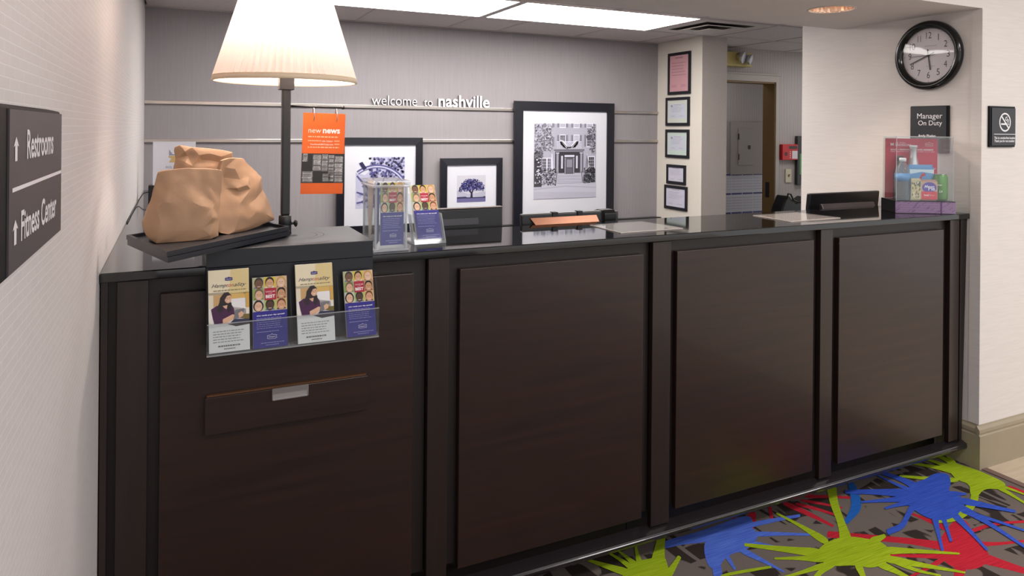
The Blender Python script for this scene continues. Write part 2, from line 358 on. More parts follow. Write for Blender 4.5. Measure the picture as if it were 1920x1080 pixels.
for p, w in [([(1640, 195), (1540, 175), (1425, 158)], [34, 14, 6]), ([(1640, 190), (1560, 160), (1490, 138)], [30, 14, 6]), ([(1630, 165), (1560, 132), (1520, 112)], [26, 12, 8]), ([(1625, 160), (1590, 128)], [20, 8]), ([(1800, 255), (1860, 290), (1940, 340)], [24, 12, 8]),
             ([(1715, 280), (1700, 340), (1640, 395), (1545, 405)], [34, 36, 30, 24]), ([(1640, 232), (1540, 228), (1390, 214)], [24, 16, 9]), ([(1790, 250), (1850, 265), (1940, 300)], [20, 10, 6])]:
    arm(p, w, GREEN, 4)
# blue
fpoly([(1420, 300), (1450, 250), (1500, 238), (1540, 210), (1592, 214), (1602, 250), (1588, 285), (1640, 298), (1655, 340), (1612, 385), (1560, 395), (1510, 385), (1445, 345)], BLUE, 5)
for p, w in [([(1450, 290), (1300, 282), (1160, 282)], [44, 24, 16]), ([(1440, 310), (1330, 318), (1225, 326)], [34, 16, 8]), ([(1450, 325), (1390, 335), (1328, 352)], [30, 16, 10]), ([(1450, 335), (1420, 385), (1400, 430), (1345, 452)], [30, 22, 26, 26]),
             ([(1535, 375), (1550, 450), (1570, 530)], [34, 16, 12]), ([(1570, 380), (1590, 440), (1606, 490)], [26, 14, 12]), ([(1605, 365), (1680, 440), (1760, 530)], [34, 18, 10]), ([(1640, 345), (1760, 410), (1940, 530)], [34, 18, 10]),
             ([(1640, 318), (1750, 340), (1878, 366)], [34, 20, 12]), ([(1650, 365), (1780, 400), (1940, 455)], [20, 12, 8]), ([(1460, 262), (1400, 230), (1315, 202)], [34, 20, 14]), ([(1445, 280), (1370, 250), (1290, 210)], [20, 10, 6]), ([(1590, 290), (1670, 292)], [30, 8])]:
    arm(p, w, BLUE, 5)
floor = mb.build('floor', kind='structure')
M_tilefloor = mat('beige_plank_tile', (205, 190, 168), .35, var=.08, vscale=(3, 40, 1), col2=(190, 172, 150))
mb = MB()
mb.box((CARPX+.035, -4, -.03), (7.0, YFR+.02, .001), M_tilefloor); struct('floor_tiled', mb)
mb = MB(); mb.box((CARPX, -4, -.03), (CARPX+.035, YFR, .004), mat('brown_rubber_strip', (112, 88, 82), .6)); struct('trim_1', mb)
mb = MB(); mb.box((XL-.1, 2.16, -.03), (7.0, 6.2, 0), mat('office_carpet_tile', (92, 88, 86), .95, var=.2, vscale=(80, 80, 80))); struct('floor_office', mb)
# walls
mb = MB(); mb.box((XL-.12, -4, 0), (XL, YB+.1, ZLOB), M_leftwall); struct('wall_left', mb)
mb = MB(); mb.box((XL, YB, 0), (XCOL+.1, YB+.1, ZLOB), M_back); wall_back = struct('wall_back', mb)
# column: cream side with the certificates, woven paper on its front
mb = MB()
x0, x1, y0, y1 = XCOL, XCOL2, YCOL, YB+.1
mb.hexa([(x0, y0, 0), (x1, y0, 0), (x1, y1, 0), (x0, y1, 0), (x0, y0, ZLOB), (x1, y0, ZLOB), (x1, y1, ZLOB), (x0, y1, ZLOB)], M_colw)
mb.m[-4] = mb.mi(M_colf)
struct('wall_column', mb)
mb = MB(); mb.box((XR, YFR+.13, 0), (XR+.14, 2.962, ZLOB), M_wall); struct('wall_right', mb)
mb = MB(); mb.box((XR, YFR, 0), (7.0, YFR+.13, ZLOB), M_wall); struct('wall_front', mb)
# narrow corner guard on the clock wall's lobby corner
mb = MB(); mb.prism([(XR-.003, YFR-.003, .195), (XR+.03, YFR-.003, .195), (XR+.03, YFR-.0002, .195), (XR-.0002, YFR-.0002, .195), (XR-.0002, YFR+.045, .195), (XR-.003, YFR+.045, .195)], (0, 0, ZSOF-.197), M_wall); struct('trim_2', mb)
# soffit over the counter, lobby ceiling
YSB = 2.72
DLX, DLY, DLR = 2.69, 2.287, .094
mb = MB(); n = 48
def rim_(k): a = 2*math.pi*k/n; return Vector((DLX+DLR*math.cos(a), DLY+DLR*math.sin(a), ZSOF))
def sq_(k):
    a = 2*math.pi*k/n; c, s_ = math.cos(a), math.sin(a); m_ = .15/max(abs(c), abs(s_)); return Vector((DLX+c*m_, DLY+s_*m_, ZSOF))
for k in range(n): mb.face([rim_(k+1), sq_(k+1), sq_(k), rim_(k)], M_white)
qx0, qx1, qy0, qy1 = DLX-.15, DLX+.15, DLY-.15, DLY+.15
for (ax, ay, bx, by) in ((XL, YFR, qx0, YSB), (qx1, YFR, XR, YSB), (qx0, YFR, qx1, qy0), (qx0, qy1, qx1, YSB)): mb.face([(ax, ay, ZSOF), (ax, by, ZSOF), (bx, by, ZSOF), (bx, ay, ZSOF)], M_white)
mb.face([(XL, YFR, ZSOF), (XR, YFR, ZSOF), (XR, YFR, ZLOB), (XL, YFR, ZLOB)], M_white); mb.face([(XR, YSB, ZSOF), (XL, YSB, ZSOF), (XL, YSB, ZLOB), (XR, YSB, ZLOB)], M_white)
soffit = struct('ceiling_soffit', mb)
mb = MB(); mb.box((XL-.12, -4, ZLOB), (7.0, YSB, ZLOB+.05), M_white); struct('ceiling_lobby', mb)
# office ceiling with its hung tiles
mb = MB(); mb.box((XL, YSB, ZCEIL+.03), (7.0, 6.2, ZCEIL+.06), mat('ceiling_void', (120, 116, 114), .9)); ceil = struct('ceiling', mb)
LX = (1.712, 2.898); LY = (3.43, 4.0); VX = (2.945, 3.52)
def tile(x0, y0, x1, y1):
    t = MB(); g = .011; t.box((x0+g, y0+g, ZCEIL+.004), (x1-g, y1-g, ZCEIL+.02), M_tile); return t.build('ceiling_tile', ceil)
def bar(x0, y0, x1, y1):
    t = MB(); t.box((x0, y0, ZCEIL), (x1, y1, ZCEIL+.012), M_grid); return t.build('grid_bar', ceil)
rowsX = [XL, .42, 1.04, 1.66, 2.03, 2.65, 3.25, XCOL]
for a, b in zip(rowsX[:-1], rowsX[1:]): tile(a, LY[1]+.012, b, YB-.02)
for x in rowsX[1:-1]: bar(x-.011, LY[1]+.024, x+.011, YB-.024)
bar(XL, YB-.024, XCOL, YB); bar(XL, LY[1]+.001, VX[0]-.014, LY[1]+.023)
XA = (.478, 1.664)
tile(XL, LY[0], XA[0]-.012, LY[1])
for x in (XA[0]-.012, LX[0]-.024, LX[1]+.024): bar(x-.011, LY[0], x+.011, LY[1])
bar(XL, LY[0]-.024, 6, LY[0]-.002)
rx = [XL, .42, 1.04, 1.66, 2.28, 2.9, 3.52, 4.12, 4.72, 5.32]
for a, b in zip(rx[:-1], rx[1:]):
    tile(a, YSB, b, LY[0]-.026); bar(b-.011, YSB, b+.011, LY[0]-.026)
cx = [3.54, 4.12, 4.72, 5.32]
for a, b in zip(cx[:-1], cx[1:]):
    tile(a, LY[0]+.01, b, 4.0); tile(a, 4.01, b, 4.50)
for x in cx: bar(x-.011, LY[0], x+.011, YCOL-.002 if x < 3.7 else 4.49)
bar(3.56, 3.99, 6, 4.012)
bar(VX[0], LY[1]+.001, VX[1], LY[1]+.023)
# corridor behind the column: striped wall, door opening, room beyond
YW = 4.496
def stripes():
    m = bpy.data.materials.new('striped_wallpaper'); m.use_nodes = True; nt = m.node_tree; b = nt.nodes['Principled BSDF']; b.inputs['Roughness'].default_value = .7
    tc = nt.nodes.new('ShaderNodeTexCoord'); w = nt.nodes.new('ShaderNodeTexWave'); w.inputs['Scale'].default_value = 17; w.bands_direction = 'X'
    r = nt.nodes.new('ShaderNodeValToRGB'); r.color_ramp.elements[0].position = .15; r.color_ramp.elements[1].position = .45; r.color_ramp.elements[0].color = lin((150, 142, 140)); r.color_ramp.elements[1].color = lin((186, 180, 178))
    nt.links.new(tc.outputs['Object'], w.inputs['Vector']); nt.links.new(w.outputs['Fac'], r.inputs[0]); nt.links.new(r.outputs[0], b.inputs['Base Color']); return m
M_corr = stripes()
M_trimc = mat('door_casing_paint', (176, 168, 160), .5); M_jamb = mat('olive_brown_jamb', (132, 104, 62), .5)
jx1 = at(1453, 270, Y=YW).x; jz = at(1400, 152, Y=YW).z; jx0 = 3.72
mb = MB(); mb.box((jx1, YW, 0), (6.2, YW+.12, ZLOB), M_corr); mb.box((jx0, YW, jz), (jx1, YW+.12, ZLOB), M_corr); struct('wall_corridor', mb)
mb = MB(); mb.box((jx1-.012, YW-.002, 0), (jx1-.0005, YW+.13, jz-.0005), M_jamb); mb.box((jx0, YW-.002, jz-.012), (jx1-.013, YW+.13, jz-.0005), M_jamb)
door = struct('door_1', mb)
mb = MB(); mb.box((jx1-.004, YW-.014, 0), (jx1+.035, YW-.0005, jz+.055), M_trimc); mb.build('casing', door)
mb = MB(); mb.box((jx0, YW-.014, jz+.0), (jx1-.0045, YW-.0005, jz+.055), M_trimc); mb.box((jx0, YW-.024, jz+.055), (jx1+.045, YW-.0005, jz+.066), M_trimc); mb.build('casing', door)
mb = MB(); mb.box((jx1-.016, YW+.05, .93), (jx1-.0125, YW+.09, 1.06), M_blackmetal); mb.build('strike_plate', door)
YR = 5.5
mb = MB(); mb.box((XL, YR, 0), (7, YR+.1, ZLOB), M_corr); struct('wall_storeroom', mb)
# rails on the back wall, ledge below
def zrail(y, x=271): return at(x, y, Y=YB).z
for n, (za, zb) in enumerate([(1.6475, 1.6265), (1.4245, 1.4035)]):
    mb = MB(); mb.box((XL+.001, YB-.014, zb), (XCOL-.001, YB, za), M_rail); struct('trim_%d' % (n+3), mb, .002)
ZLEDGE = .806
mb = MB(); mb.box((XL+.001, YB-.06, ZLEDGE), (XCOL-.001, YB, ZLEDGE+.012), M_blackplastic); struct('trim_5', mb)
# baseboard with bead
def baseboard(name, pts, nrm):
    mb = MB(); (ax, ay), (bx, by) = pts; nx, ny = nrm
    prof = [(.0, 0), (.016, 0), (.016, .148), (.011, .153), (.014, .163), (.013, .176), (.004, .186), (.002, .193), (0, .193)]
    mb.prism([(ax+nx*d, ay+ny*d, z) for d, z in prof], (bx-ax, by-ay, 0), M_bead)
    return struct(name, mb)
baseboard('baseboard_front', [(XR-.016, YFR), (7, YFR)], (0, -1))
baseboard('baseboard_right', [(XR, YFR-.0), (XR, 2.14)], (-1, 0))
# ================================================================== RECEPTION DESK
YP = YF+.012; YK = YP+.022          # faces of panels and pilasters, plane behind them
def X_(x, y): return at(x, y, Y=YP).x
ZT = ZC-.0238
ptop = at(1270, 471.5, Y=YP).z; pbot = at(1261.5, 955.8, Y=YP).z; ZLED = at(1222, 988, Y=YP).z
units = [  # pilaster left, right, panel left, right (pixels, y of the reading)
    ((219, 560), (278, 560), (301, 560), (776, 520), 'espresso cabinet front with brochure stand above and silver-pull drawer, beside white brick-patterned wall'),
    ((802.8, 600), (841, 600), (863, 505), (1207, 480), 'wide espresso raised-panel desk cabinet just right of the one with the drawer'),
    ((1224.5, 470), (1258.5, 470), (1270, 475), (1526.7, 450), 'espresso raised-panel desk cabinet between the wide cabinet and the one beside the clock wall'),
    ((1539.4, 450), (1562, 450), (1574, 450), (1770, 432), 'espresso raised-panel desk cabinet at the end by the clock wall and taupe baseboard')]
xs = [X_(*u[0]) for u in units]; xend = XR-.002
cab = []
for i, u in enumerate(units):
    xa = xs[i] if i else XL+.002
    xb_ = xs[i+1]-.003 if i < 3 else xend
    c = thing('desk_cabinet', ((xa+xb_)/2, 2.2, 0), u[4], 'cabinet', 'reception desk cabinets'); cab.append(c)
    mb = MB(); mb.box((xa, YK, .165), (xb_, 2.37, ZT-.001), M_wooddark); mb.build('body', c)
    mb = MB(); mb.box((xa, 2.16, 0), (xb_, 2.37, .1645), M_wooddark); mb.build('toe_kick', c)
    mb = MB(); mb.box((xs[i] if i == 0 else xa, YP, ZLED), (X_(*u[1]), YK-.0005, ZT-.002), M_wood2); mb.build('pilaster', c, bevel=.0015)
    mb = MB(); mb.box((X_(*u[2]), YP, pbot), (X_(*u[3]), YK-.0005, ptop), M_wood); pn = mb.build('panel', c, bevel=.002)
    if i == 0:
        mb = MB(); mb.box((XL+.003, YP+.004, ZLED), (XL+.018, YK-.0005, ZT-.002), M_wood2); mb.build('filler_strip', c)
        # drawer, standing a little open
        a = at(384.5, 747, Y=YP-.014); b = at(690, 705, Y=YP-.014); zt = (a.z+b.z)/2; zb2 = zt-.098
        mb = MB(); mb.box((a.x, YP-.014, zb2), (b.x, YP-.0005, zt), M_wood); dr = mb.build('drawer', c, bevel=.0012)
        LOC[dr] = LOC[c]
        mb = MB(); mb.box((a.x+.004, YP-.010, zt+.0005), (b.x-.004, YP-.0005, zt+.005), mat('raw_wood_edge', (88, 54, 27), .6)); mb.build('drawer_edge', c, label='raw light wood edge of the drawer box')
        p0 = at(510, 731, Y=YP-.014).x; p1 = at(578.4, 719, Y=YP-.014).x; h = .031
        mb = MB(); w = .0022; yy = YP-.0145
        mb.box((p0, yy-.004, zt-.012), (p1, yy, zt+.002), M_silver); mb.box((p0, yy-.003, zt-h), (p1, yy, zt-h+w), M_silver)
        mb.box((p0, yy-.003, zt-h), (p0+w, yy, zt-.012), M_silver); mb.box((p1-w, yy-.003, zt-h), (p1, yy, zt-.012), M_silver)
        mb.box((p0+w, yy-.001, zt-h+w), (p1-w, yy, zt-.012), mat('pull_cup_grey', (168, 166, 166), .4, metal=.5)); mb.build('drawer_pull', dr, label='silver recessed drawer pull')
    if i == 3:
        # right pilaster and a filler strip scribed to the wall, narrower at the floor
        mb = MB(); mb.box((X_(1781.8, 440), YP, ZLED), (X_(1799, 440), YK-.0005, ZT-.002), M_wood2); mb.build('pilaster', c, bevel=.0015)
        t0, t1, b0, b1 = X_(1801, 430), xend, X_(1801, 430), X_(1795, 815)
        mb = MB(); mb.prism([(b0, YP, ZLED), (max(b1, b0+.02), YP, ZLED), (t1, YP, ZT-.002), (t0, YP, ZT-.002)], (0, .0215, 0), M_wooddark); mb.build('filler_strip', c)
# base moulding running along the foot of the desk
mb = MB()
prof = [(YK, ZLED-.001), (YP-.012, ZLED-.014), (YP-.018, ZLED-.016), (YP-.0195, ZLED-.020), (YP-.0170, ZLED-.0225), (YP-.0195, ZLED-.025), (YP-.020, ZLED-.031), (YP-.016, ZLED-.040), (YP-.004, ZLED-.044), (YK, ZLED-.044)]
mb.prism([(XL+.003, y, z) for y, z in prof], (xend-XL-.02, 0, 0), mat('black_gloss_moulding', (34, 30, 32), .22, coat=.3))
tag(mb.build('base_moulding'), 'glossy black beaded moulding along the foot of the reception desk', 'moulding')
# worktop
mb = MB()
XRET = .2
poly = [(XL+.001, YF), (XR-.001, YF), (XR-.001, 2.392), (XRET, 2.392), (XRET, YB-.062), (XL+.001, YB-.062)]
mb.prism([(x, y, ZT) for x, y in poly], (0, 0, ZC-ZT), M_granite)
tag(mb.build('countertop', bevel=.0025), 'polished black stone countertop running along the whole reception desk', 'countertop')
# ================================================================== BROCHURE STAND, LAMP, TRAYS, BAGS
YS = YF-.03; ZS = 1.1815; SX0, SX1 = at(387, 480, Y=YS).x, at(699.5, 460, Y=YS).x
st = thing('brochure_stand', ((SX0+SX1)/2, 2.13, ZC), 'black box stand with clear four-pocket front hung over the counter edge', 'stand')
mb = MB(); mb.box((SX0, YS+.0, ZC+.0006), (SX1, 2.296, ZS), M_black); mb.build('box', st, bevel=.0015)
mb = MB(); mb.box((SX0, YS, .93), (SX1, YF-.014, ZC), M_black); mb.build('apron', st)
lx, ly = .2935, 2.195
mb = MB()
for r in (.085, .105):
    n = 14
    for k in range(n):
        a0 = math.radians(-130+160*k/n); a1 = math.radians(-130+160*(k+1)/n)
        q = lambda rr, a: (lx+rr*math.cos(a), ly-.045+rr*.9*math.sin(a), ZS+.0006)
        mb.face([q(r-.0012, a0), q(r+.0012, a0), q(r+.0012, a1), q(r-.0012, a1)], mat('groove_black', (8, 8, 9), .6))
mb.build('groove', st)
# acrylic pocket
pt0 = at(388, 607, Y=YS-.04); pb0 = at(388, 665, Y=YS-.04); px1 = at(711, 580, Y=YS-.04).x; px0 = pt0.x
zp_t, zp_b = (pt0.z + at(711, 580, Y=YS-.04).z)/2, (pb0.z + at(710, 633, Y=YS-.04).z)/2
YPK = YS-.04; th = .003
mb = MB(); mb.box((px0, YPK, zp_b), (px1, YPK+th, zp_t), M_acr); mb.build('pocket_front', st)
mb = MB(); mb.box((px0, YPK-.0004, zp_t-.0016), (px1, YPK+th, zp_t+.0006), M_acre); mb.build('pocket_edge', st)
mb = MB(); mb.box((px0, YPK, zp_b-.003), (px1, YS-.001, zp_b), M_acre); mb.build('pocket_floor', st)
def pxat(x, y): return at(x, y, Y=YPK).x
for k, x in enumerate((px0, pxat(546, 600), pxat(636.5, 590), px1-th)):
    mb = MB(); a = [(x, YPK+th, zp_b), (x, YS-.0008, zp_b), (x, YS-.0008, zp_t+(.09 if k else .02)), (x, YPK+th, zp_t)]
    mb.prism(a, (th*.7, 0, 0), M_acr); mb.build('pocket_divider', st)
# ---- leaflets
CREAM, GOLD, PURP, NAVY = (236, 226, 196), (214, 176, 92), (72, 30, 74), (46, 42, 140)
def logo(p, u, v, w, l, col=(46, 38, 120), tx=(240, 238, 250), outline=False):
    hh = w*.5*p.w/p.h
    hexa = [(-.5, -.22), (-.32, -.34), (-.12, -.34), (0, -.55), (.12, -.34), (.32, -.34), (.5, -.22), (.42, 0), (.5, .22), (.32, .34), (-.32, .34), (-.5, .22), (-.42, 0)]
    if outline:
        p.poly([(u+a*w, v+b*hh*1.2) for a, b in hexa][::-1], tx, l); p.poly([(u+a*w*.92, v+b*hh*1.02) for a, b in hexa][::-1], col, l+1)
    else: p.poly([(u+a*w, v+b*hh*1.2) for a, b in hexa][::-1], col, l)
    p.text('Hampton', u-.34*w, u+.34*w, v+.10*hh, tx, l+2, bold=.01, shear=.3)
def woman_art(p):
    p.rect(0, 0, 1, 1, (240, 238, 238), 1)
    p.rect(0, 0, 1, .30, CREAM, 2); p.poly([(.55, 0), (1, 0), (1, .38), (.85, .30), (.5, .30)][::-1], (226, 206, 150), 3)
    p.rect(0, .27, 1, .66, (232, 222, 200), 2); p.rect(.12, .30, .40, .46, (206, 168, 116), 3); p.rect(.40, .29, 1, .36, (222, 184, 104), 3); p.rect(.9, .30, 1, .48, (214, 170, 84), 4)
    p.rect(.45, .36, .92, .60, (240, 238, 240), 4)
    p.poly([(0, .47), (.28, .42), (.95, .50), (1, .66), (.10, .66), (0, .62)][::-1], (238, 234, 230), 4)
    p.poly([(.70, .56), (1, .56), (1, .63), (.72, .60)][::-1], (120, 104, 52), 5)
    p.poly([(.28, .34), (.38, .28), (.48, .275), (.55, .31), (.56, .36), (.53, .42), (.55, .48), (.50, .54), (.42, .52), (.38, .54), (.24, .50), (.22, .44), (.26, .40)][::-1], (46, 36, 40), 6)   # hair
    p.poly([(.06, .47), (.20, .43), (.34, .44), (.42, .47), (.56, .43), (.62, .48), (.63, .55), (.55, .60), (.45, .62), (.36, .66), (.14, .66), (.10, .58)][::-1], PURP, 7)   # sleeves
    p.poly([(.24, .42), (.34, .40), (.34, .50), (.26, .52), (.20, .48)][::-1], (44, 35, 40), 8)
    p.poly([(.48, .43), (.56, .40), (.56, .50), (.48, .53), (.45, .48)][::-1], (44, 35, 40), 8)
    p.poly([(.34, .44), (.46, .43), (.44, .48), (.40, .47)][::-1], (222, 178, 150), 8)
    p.ell(.475, .355, .085, .055, (226, 180, 150), 8); p.poly([(.36, .30), (.46, .275), (.55, .31), (.45, .32), (.38, .38), (.36, .36)][::-1], (46, 36, 40), 9)
    p.line(.455, .383, .51, .380, .0016, (250, 240, 236), 10); p.line(.44, .350, .47, .348, .0009, (60, 40, 36), 10); p.line(.50, .345, .53, .342, .0009, (60, 40, 36), 10)
    p.poly([(.34, .60), (.58, .55), (.66, .56), (.64, .60), (.40, .66), (.34, .65)][::-1], (226, 182, 152), 9)     # forearm
    p.poly([(.66, .50), (.88, .49), (.80, .60), (.60, .615)][::-1], (122, 120, 126), 10)      # tablet
    p.poly([(.72, .545), (.80, .52), (.86, .54), (.84, .58), (.74, .60)][::-1], (224, 180, 150), 11)
    p.poly([(.50, .66), (.62, .61), (1, .62), (1, .675), (.5, .675)][::-1], (52, 54, 84), 9)
    p.rect(0, .655, 1, 1, (238, 238, 240), 9); p.poly([(.42, .655), (1, .648), (1, .685), (.66, .70)][::-1], (70, 62, 70), 10)
    logo(p, .5, .115, .20, 4)
    p.text('Hamp', .08, .44, .21, (40, 32, 70), 5, h=.045, shear=.45); p.text('ton', .44, .62, .21, (196, 60, 56), 5, h=.045, shear=.45); p.text('ality', .62, .93, .21, (40, 32, 70), 5, h=.045, shear=.45)
    p.para(.12, .92, .245, .265, 1, (150, 130, 100), 5, .6, .02)
    p.para(.10, .90, .74, .90, 5, (150, 148, 154), 11, .30, .25, 3); p.para(.22, .76, .915, .945, 1, (120, 116, 122), 11, .6, .05); p.para(.36, .64, .955, .985, 1, (120, 116, 122), 11, .4, .05)
SK = [(122, 84, 62), (214, 166, 128), (232, 194, 168), (222, 178, 148), None, (206, 156, 118), (228, 184, 156), (84, 56, 44), (218, 164, 132)]
BGS = [(186, 190, 150), (222, 200, 60), (226, 190, 150), (150, 170, 90), None, (196, 150, 110), (196, 204, 190), (176, 200, 110), (216, 184, 120)]
HR = [(60, 50, 46), (44, 32, 28), (204, 164, 96), (120, 100, 84), None, (28, 24, 24), (36, 28, 28), (40, 30, 28), (112, 66, 40)]
TP = [(120, 130, 140), (230, 230, 226), (150, 110, 90), (120, 130, 80), None, (150, 60, 50), (196, 190, 186), (90, 120, 180), (70, 66, 74)]
def best_art(p):
    p.rect(0, 0, 1, .485, (224, 214, 196), 1)
    for k in range(9):
        i, j = k % 3, k//3; u, v = i/3, j*.158; w, h = 1/3-.006, .155
        if k == 4: continue
        cu, cv = u+w/2+(.02 if k in (0, 3) else 0), v+h*.52
        p.rect(u, v, u+w, v+h, BGS[k], 2)
        p.poly([(u+.02, v+h), (u+.06, v+h*.82), (u+w-.06, v+h*.82), (u+w-.02, v+h)][::-1], TP[k], 3)
        if k in (2, 6): p.ell(cu, cv+.006, .15, h*.50, HR[k], 4)
        p.ell(cu, cv-.008, .128, h*.50, HR[k], 5)
        p.ell(cu, cv+.012, .110, h*.43, SK[k], 6)
        p.line(cu-.045, cv+.045, cu+.045, cv+.045, .0012, (244, 236, 230), 7)
        p.line(cu-.06, cv+.0, cu-.02, cv+.0, .0008, (50, 38, 34), 7); p.line(cu+.02, cv+.0, cu+.06, cv+.0, .0008, (50, 38, 34), 7)
        p.line(cu, cv+.005, cu, cv+.025, .0007, tuple(int(c*.85) for c in SK[k]), 7)
    p.rect(.345, .155, .68, .325, (178, 34, 62), 8)
    p.text('CATCH ME', .375, .65, .215, (248, 236, 238), 9, bold=.015); p.text('AT MY', .45, .57, .238, (240, 200, 206), 9, bold=.01); p.text('BEST', .375, .65, .295, (252, 246, 246), 9, bold=.035)
    p.rect(0, .478, 1, 1, NAVY, 8)
    p.text('who made your day special?', .10, .92, .545, (246, 244, 252), 9, bold=.025, h=.017)
    p.para(.10, .92, .575, .745, 6, (158, 154, 214), 9, .25, .2, 5); p.para(.10, .75, .765, .79, 1, (158, 154, 214), 9, .4, .1)
    logo(p, .54, .85, .30, 9, NAVY, (238, 236, 250), True)
    p.para(.22, .90, .925, .945, 1, (158, 154, 214), 9, .5, .05); p.para(.36, .74, .955, .975, 1, (158, 154, 214), 9, .5, .05)
def leaflet(TL, TR, BL, art, thick, label, group, name='leaflet'):
    TL, TR, BL = map(Vector, (TL, TR, BL))
    t = thing(name, BL+(TR-TL)*.5, label, 'leaflet', group)
    mb = MB(); quadbox(mb, TL, TR, BL, thick, mat('leaflet_paper', (228, 224, 214), .5)); mb.build('paper_stack', t)
    p = Print(TL, TR, BL); art(p); p.build('printed_cover', t); return t
YL0 = YPK+.006
def card4(tl, tr, bl, br, art, label, yb=YL0, yt=YL0+.012, thick=.008):
    zb = at(*bl, Y=yb).z*.5+at(*br, Y=yb).z*.5; x0 = at(*bl, Y=yb).x; x1 = at(*br, Y=yb).x
    zt = at(*tl, Y=yt).z*.5+at(*tr, Y=yt).z*.5; xt0 = at(*tl, Y=yt).x; xt1 = at(*tr, Y=yt).x
    w = (x1-x0+xt1-xt0)/2
    leaflet((xt0, yt, zt), (xt0+w, yt, zt), (x0, yb, max(zb, zp_b+.001)), art, thick, label, 'leaflets in the stand pockets')
card4((390, 508), (466, 503), (392, 663), (469, 655), woman_art, 'cream leaflet of woman with tablet in pocket under the paper bags')
card4((473, 522), (537, 517), (475, 655), (540, 647), best_art, 'blue leaflet with face collage in pocket between the two cream leaflets')
card4((553, 497), (621, 493), (559, 645), (630, 637), woman_art, 'taller-standing cream leaflet of woman with tablet between the two blue leaflets')
card4((643, 511), (699, 505), (651, 634), (705, 626), best_art, 'blue leaflet with face collage in the end pocket below the acrylic tower')
# ---- lamp
lamp = thing('table_lamp', (lx, ly, ZS), 'black pole lamp with lit pleated cream shade standing on black box', 'lamp')
mb = MB(); mb.lathe([(.0185, .0006), (.0185, .052), (.0165, .055)], (lx, ly, ZS), M_blackmetal, n=24); mb.build('collar', lamp)
ZSH0, ZSH1 = 1.632, 1.985
mb = MB(); mb.box((lx-.0128, ly-.0128, ZS+.055), (lx+.0128, ly+.0128, ZSH0+.02), M_blackmetal); mb.build('pole', lamp, bevel=.005)
mb = MB(); mb.box((lx-.021, ly-.021, ZSH0-.022), (lx+.021, ly+.021, ZSH0+.03), M_blackmetal); mb.build('socket_cap', lamp, bevel=.002)
mb = MB(); mb.lathe([(.004, .016), (.004, .026)], (lx, ly, ZS+.03), M_blackmetal, axis='X', n=10); mb.lathe([(.006, .026), (.011, .029), (.011, .033), (.006, .036)], (lx, ly, ZS+.03), M_blackmetal, axis='X', n=16); mb.build('thumb_screw', lamp)
def shade_mat():
    m = bpy.data.materials.new('pleated_silk'); m.use_nodes = True; nt = m.node_tree; nt.nodes.clear()
    o = nt.nodes.new('ShaderNodeOutputMaterial'); d = nt.nodes.new('ShaderNodeBsdfDiffuse'); t = nt.nodes.new('ShaderNodeBsdfTranslucent'); x = nt.nodes.new('ShaderNodeMixShader')
    d.inputs[0].default_value = lin((232, 222, 216)); t.inputs[0].default_value = lin((196, 180, 172)); x.inputs[0].default_value = .25
    nt.links.new(d.outputs[0], x.inputs[1]); nt.links.new(t.outputs[0], x.inputs[2]); nt.links.new(x.outputs[0], o.inputs[0]); return m
M_shade = shade_mat()
R0, R1 = .2035, .098
mb = MB(); NP = 66; mats_i = mb.mi(M_shade)
for j in range(2):
    z = (ZSH0+.012, ZSH1)[j]; r = (R0-.002, R1)[j]
    for k in range(NP*2):
        a = 2*math.pi*k/(NP*2) + (.012 if k % 2 else 0); rr = r + (.0042 if k % 2 else -.0042)*(1 if j == 0 else .6)
        mb.v.append(Vector((lx+rr*math.cos(a), ly+rr*math.sin(a), z)))
for k in range(NP*2):
    k2 = (k+1) % (NP*2); mb.f.append([k, k2, NP*2+k2, NP*2+k]); mb.m.append(mats_i); mb.sm.append(False)
sh = mb.build('lamp_shade', lamp); LOC[sh] = LOC[lamp]
mb = MB(); mb.lathe([(R0-.001, 0), (R0+.004, .002), (R0+.001, .016), (R0-.004, .016), (R0-.003, .001), (R0-.001, 0)], (lx, ly, ZSH0), mat('shade_trim_fabric', (236, 214, 186), .8), n=96, caps=False); mb.build('shade_trim', sh)
mb = MB(); mb.lathe([(R1-.002, -.006), (R1+.003, -.006), (R1+.003, .006), (R1-.002, .006), (R1-.002, -.006)], (lx, ly, ZSH1), mat('shade_trim_fabric', (236, 214, 186), .8), n=64, caps=False)
for k in range(3):
    a = k*2.094; mb.tube([(lx, ly, ZSH1-.01), (lx+(R1-.003)*math.cos(a), ly+(R1-.003)*math.sin(a), ZSH1)], .002, M_blackmetal, 6)
mb.build('shade_ring', sh)
mb = MB(); mb.lathe([(.012, .0), (.014, .02), (.03, .06), (.031, .078), (.022, .1), (0.0001, .108)], (lx, ly, ZSH0+.08), mat('lit_bulb', (255, 240, 220), .4, emit=(255, 226, 196), es=6), n=16, caps=False); mb.build('bulb', lamp)
mb = MB(); mb.lathe([(.013, 0), (.013, .05)], (lx, ly, ZSH0+.03), M_blackmetal, n=14); mb.build('socket', lamp)
pl = bpy.data.lights.new('lamp_bulb_light', 'POINT'); pl.energy = 15; pl.color = (1, .91, .84); pl.shadow_soft_size = .04
po = bpy.data.objects.new('lamp_bulb_light', pl); COL.objects.link(po); po.location = (lx, ly, ZSH0+.215)
zrod = at(600, 201, Y=ly).z
mb = MB(); mb.tube([(lx+.012, ly, zrod+.002), (at(641, 203, Y=ly).x, ly, zrod)], .0028, M_blackmetal, 8); xe = at(643, 203, Y=ly).x
mb.lathe([(.0001, -.006), (.0045, -.004), (.006, 0), (.0045, .004), (.0001, .006)], (xe, ly, zrod), M_blackmetal, axis='X', n=12, caps=False); mb.build('hanging_rod', lamp)
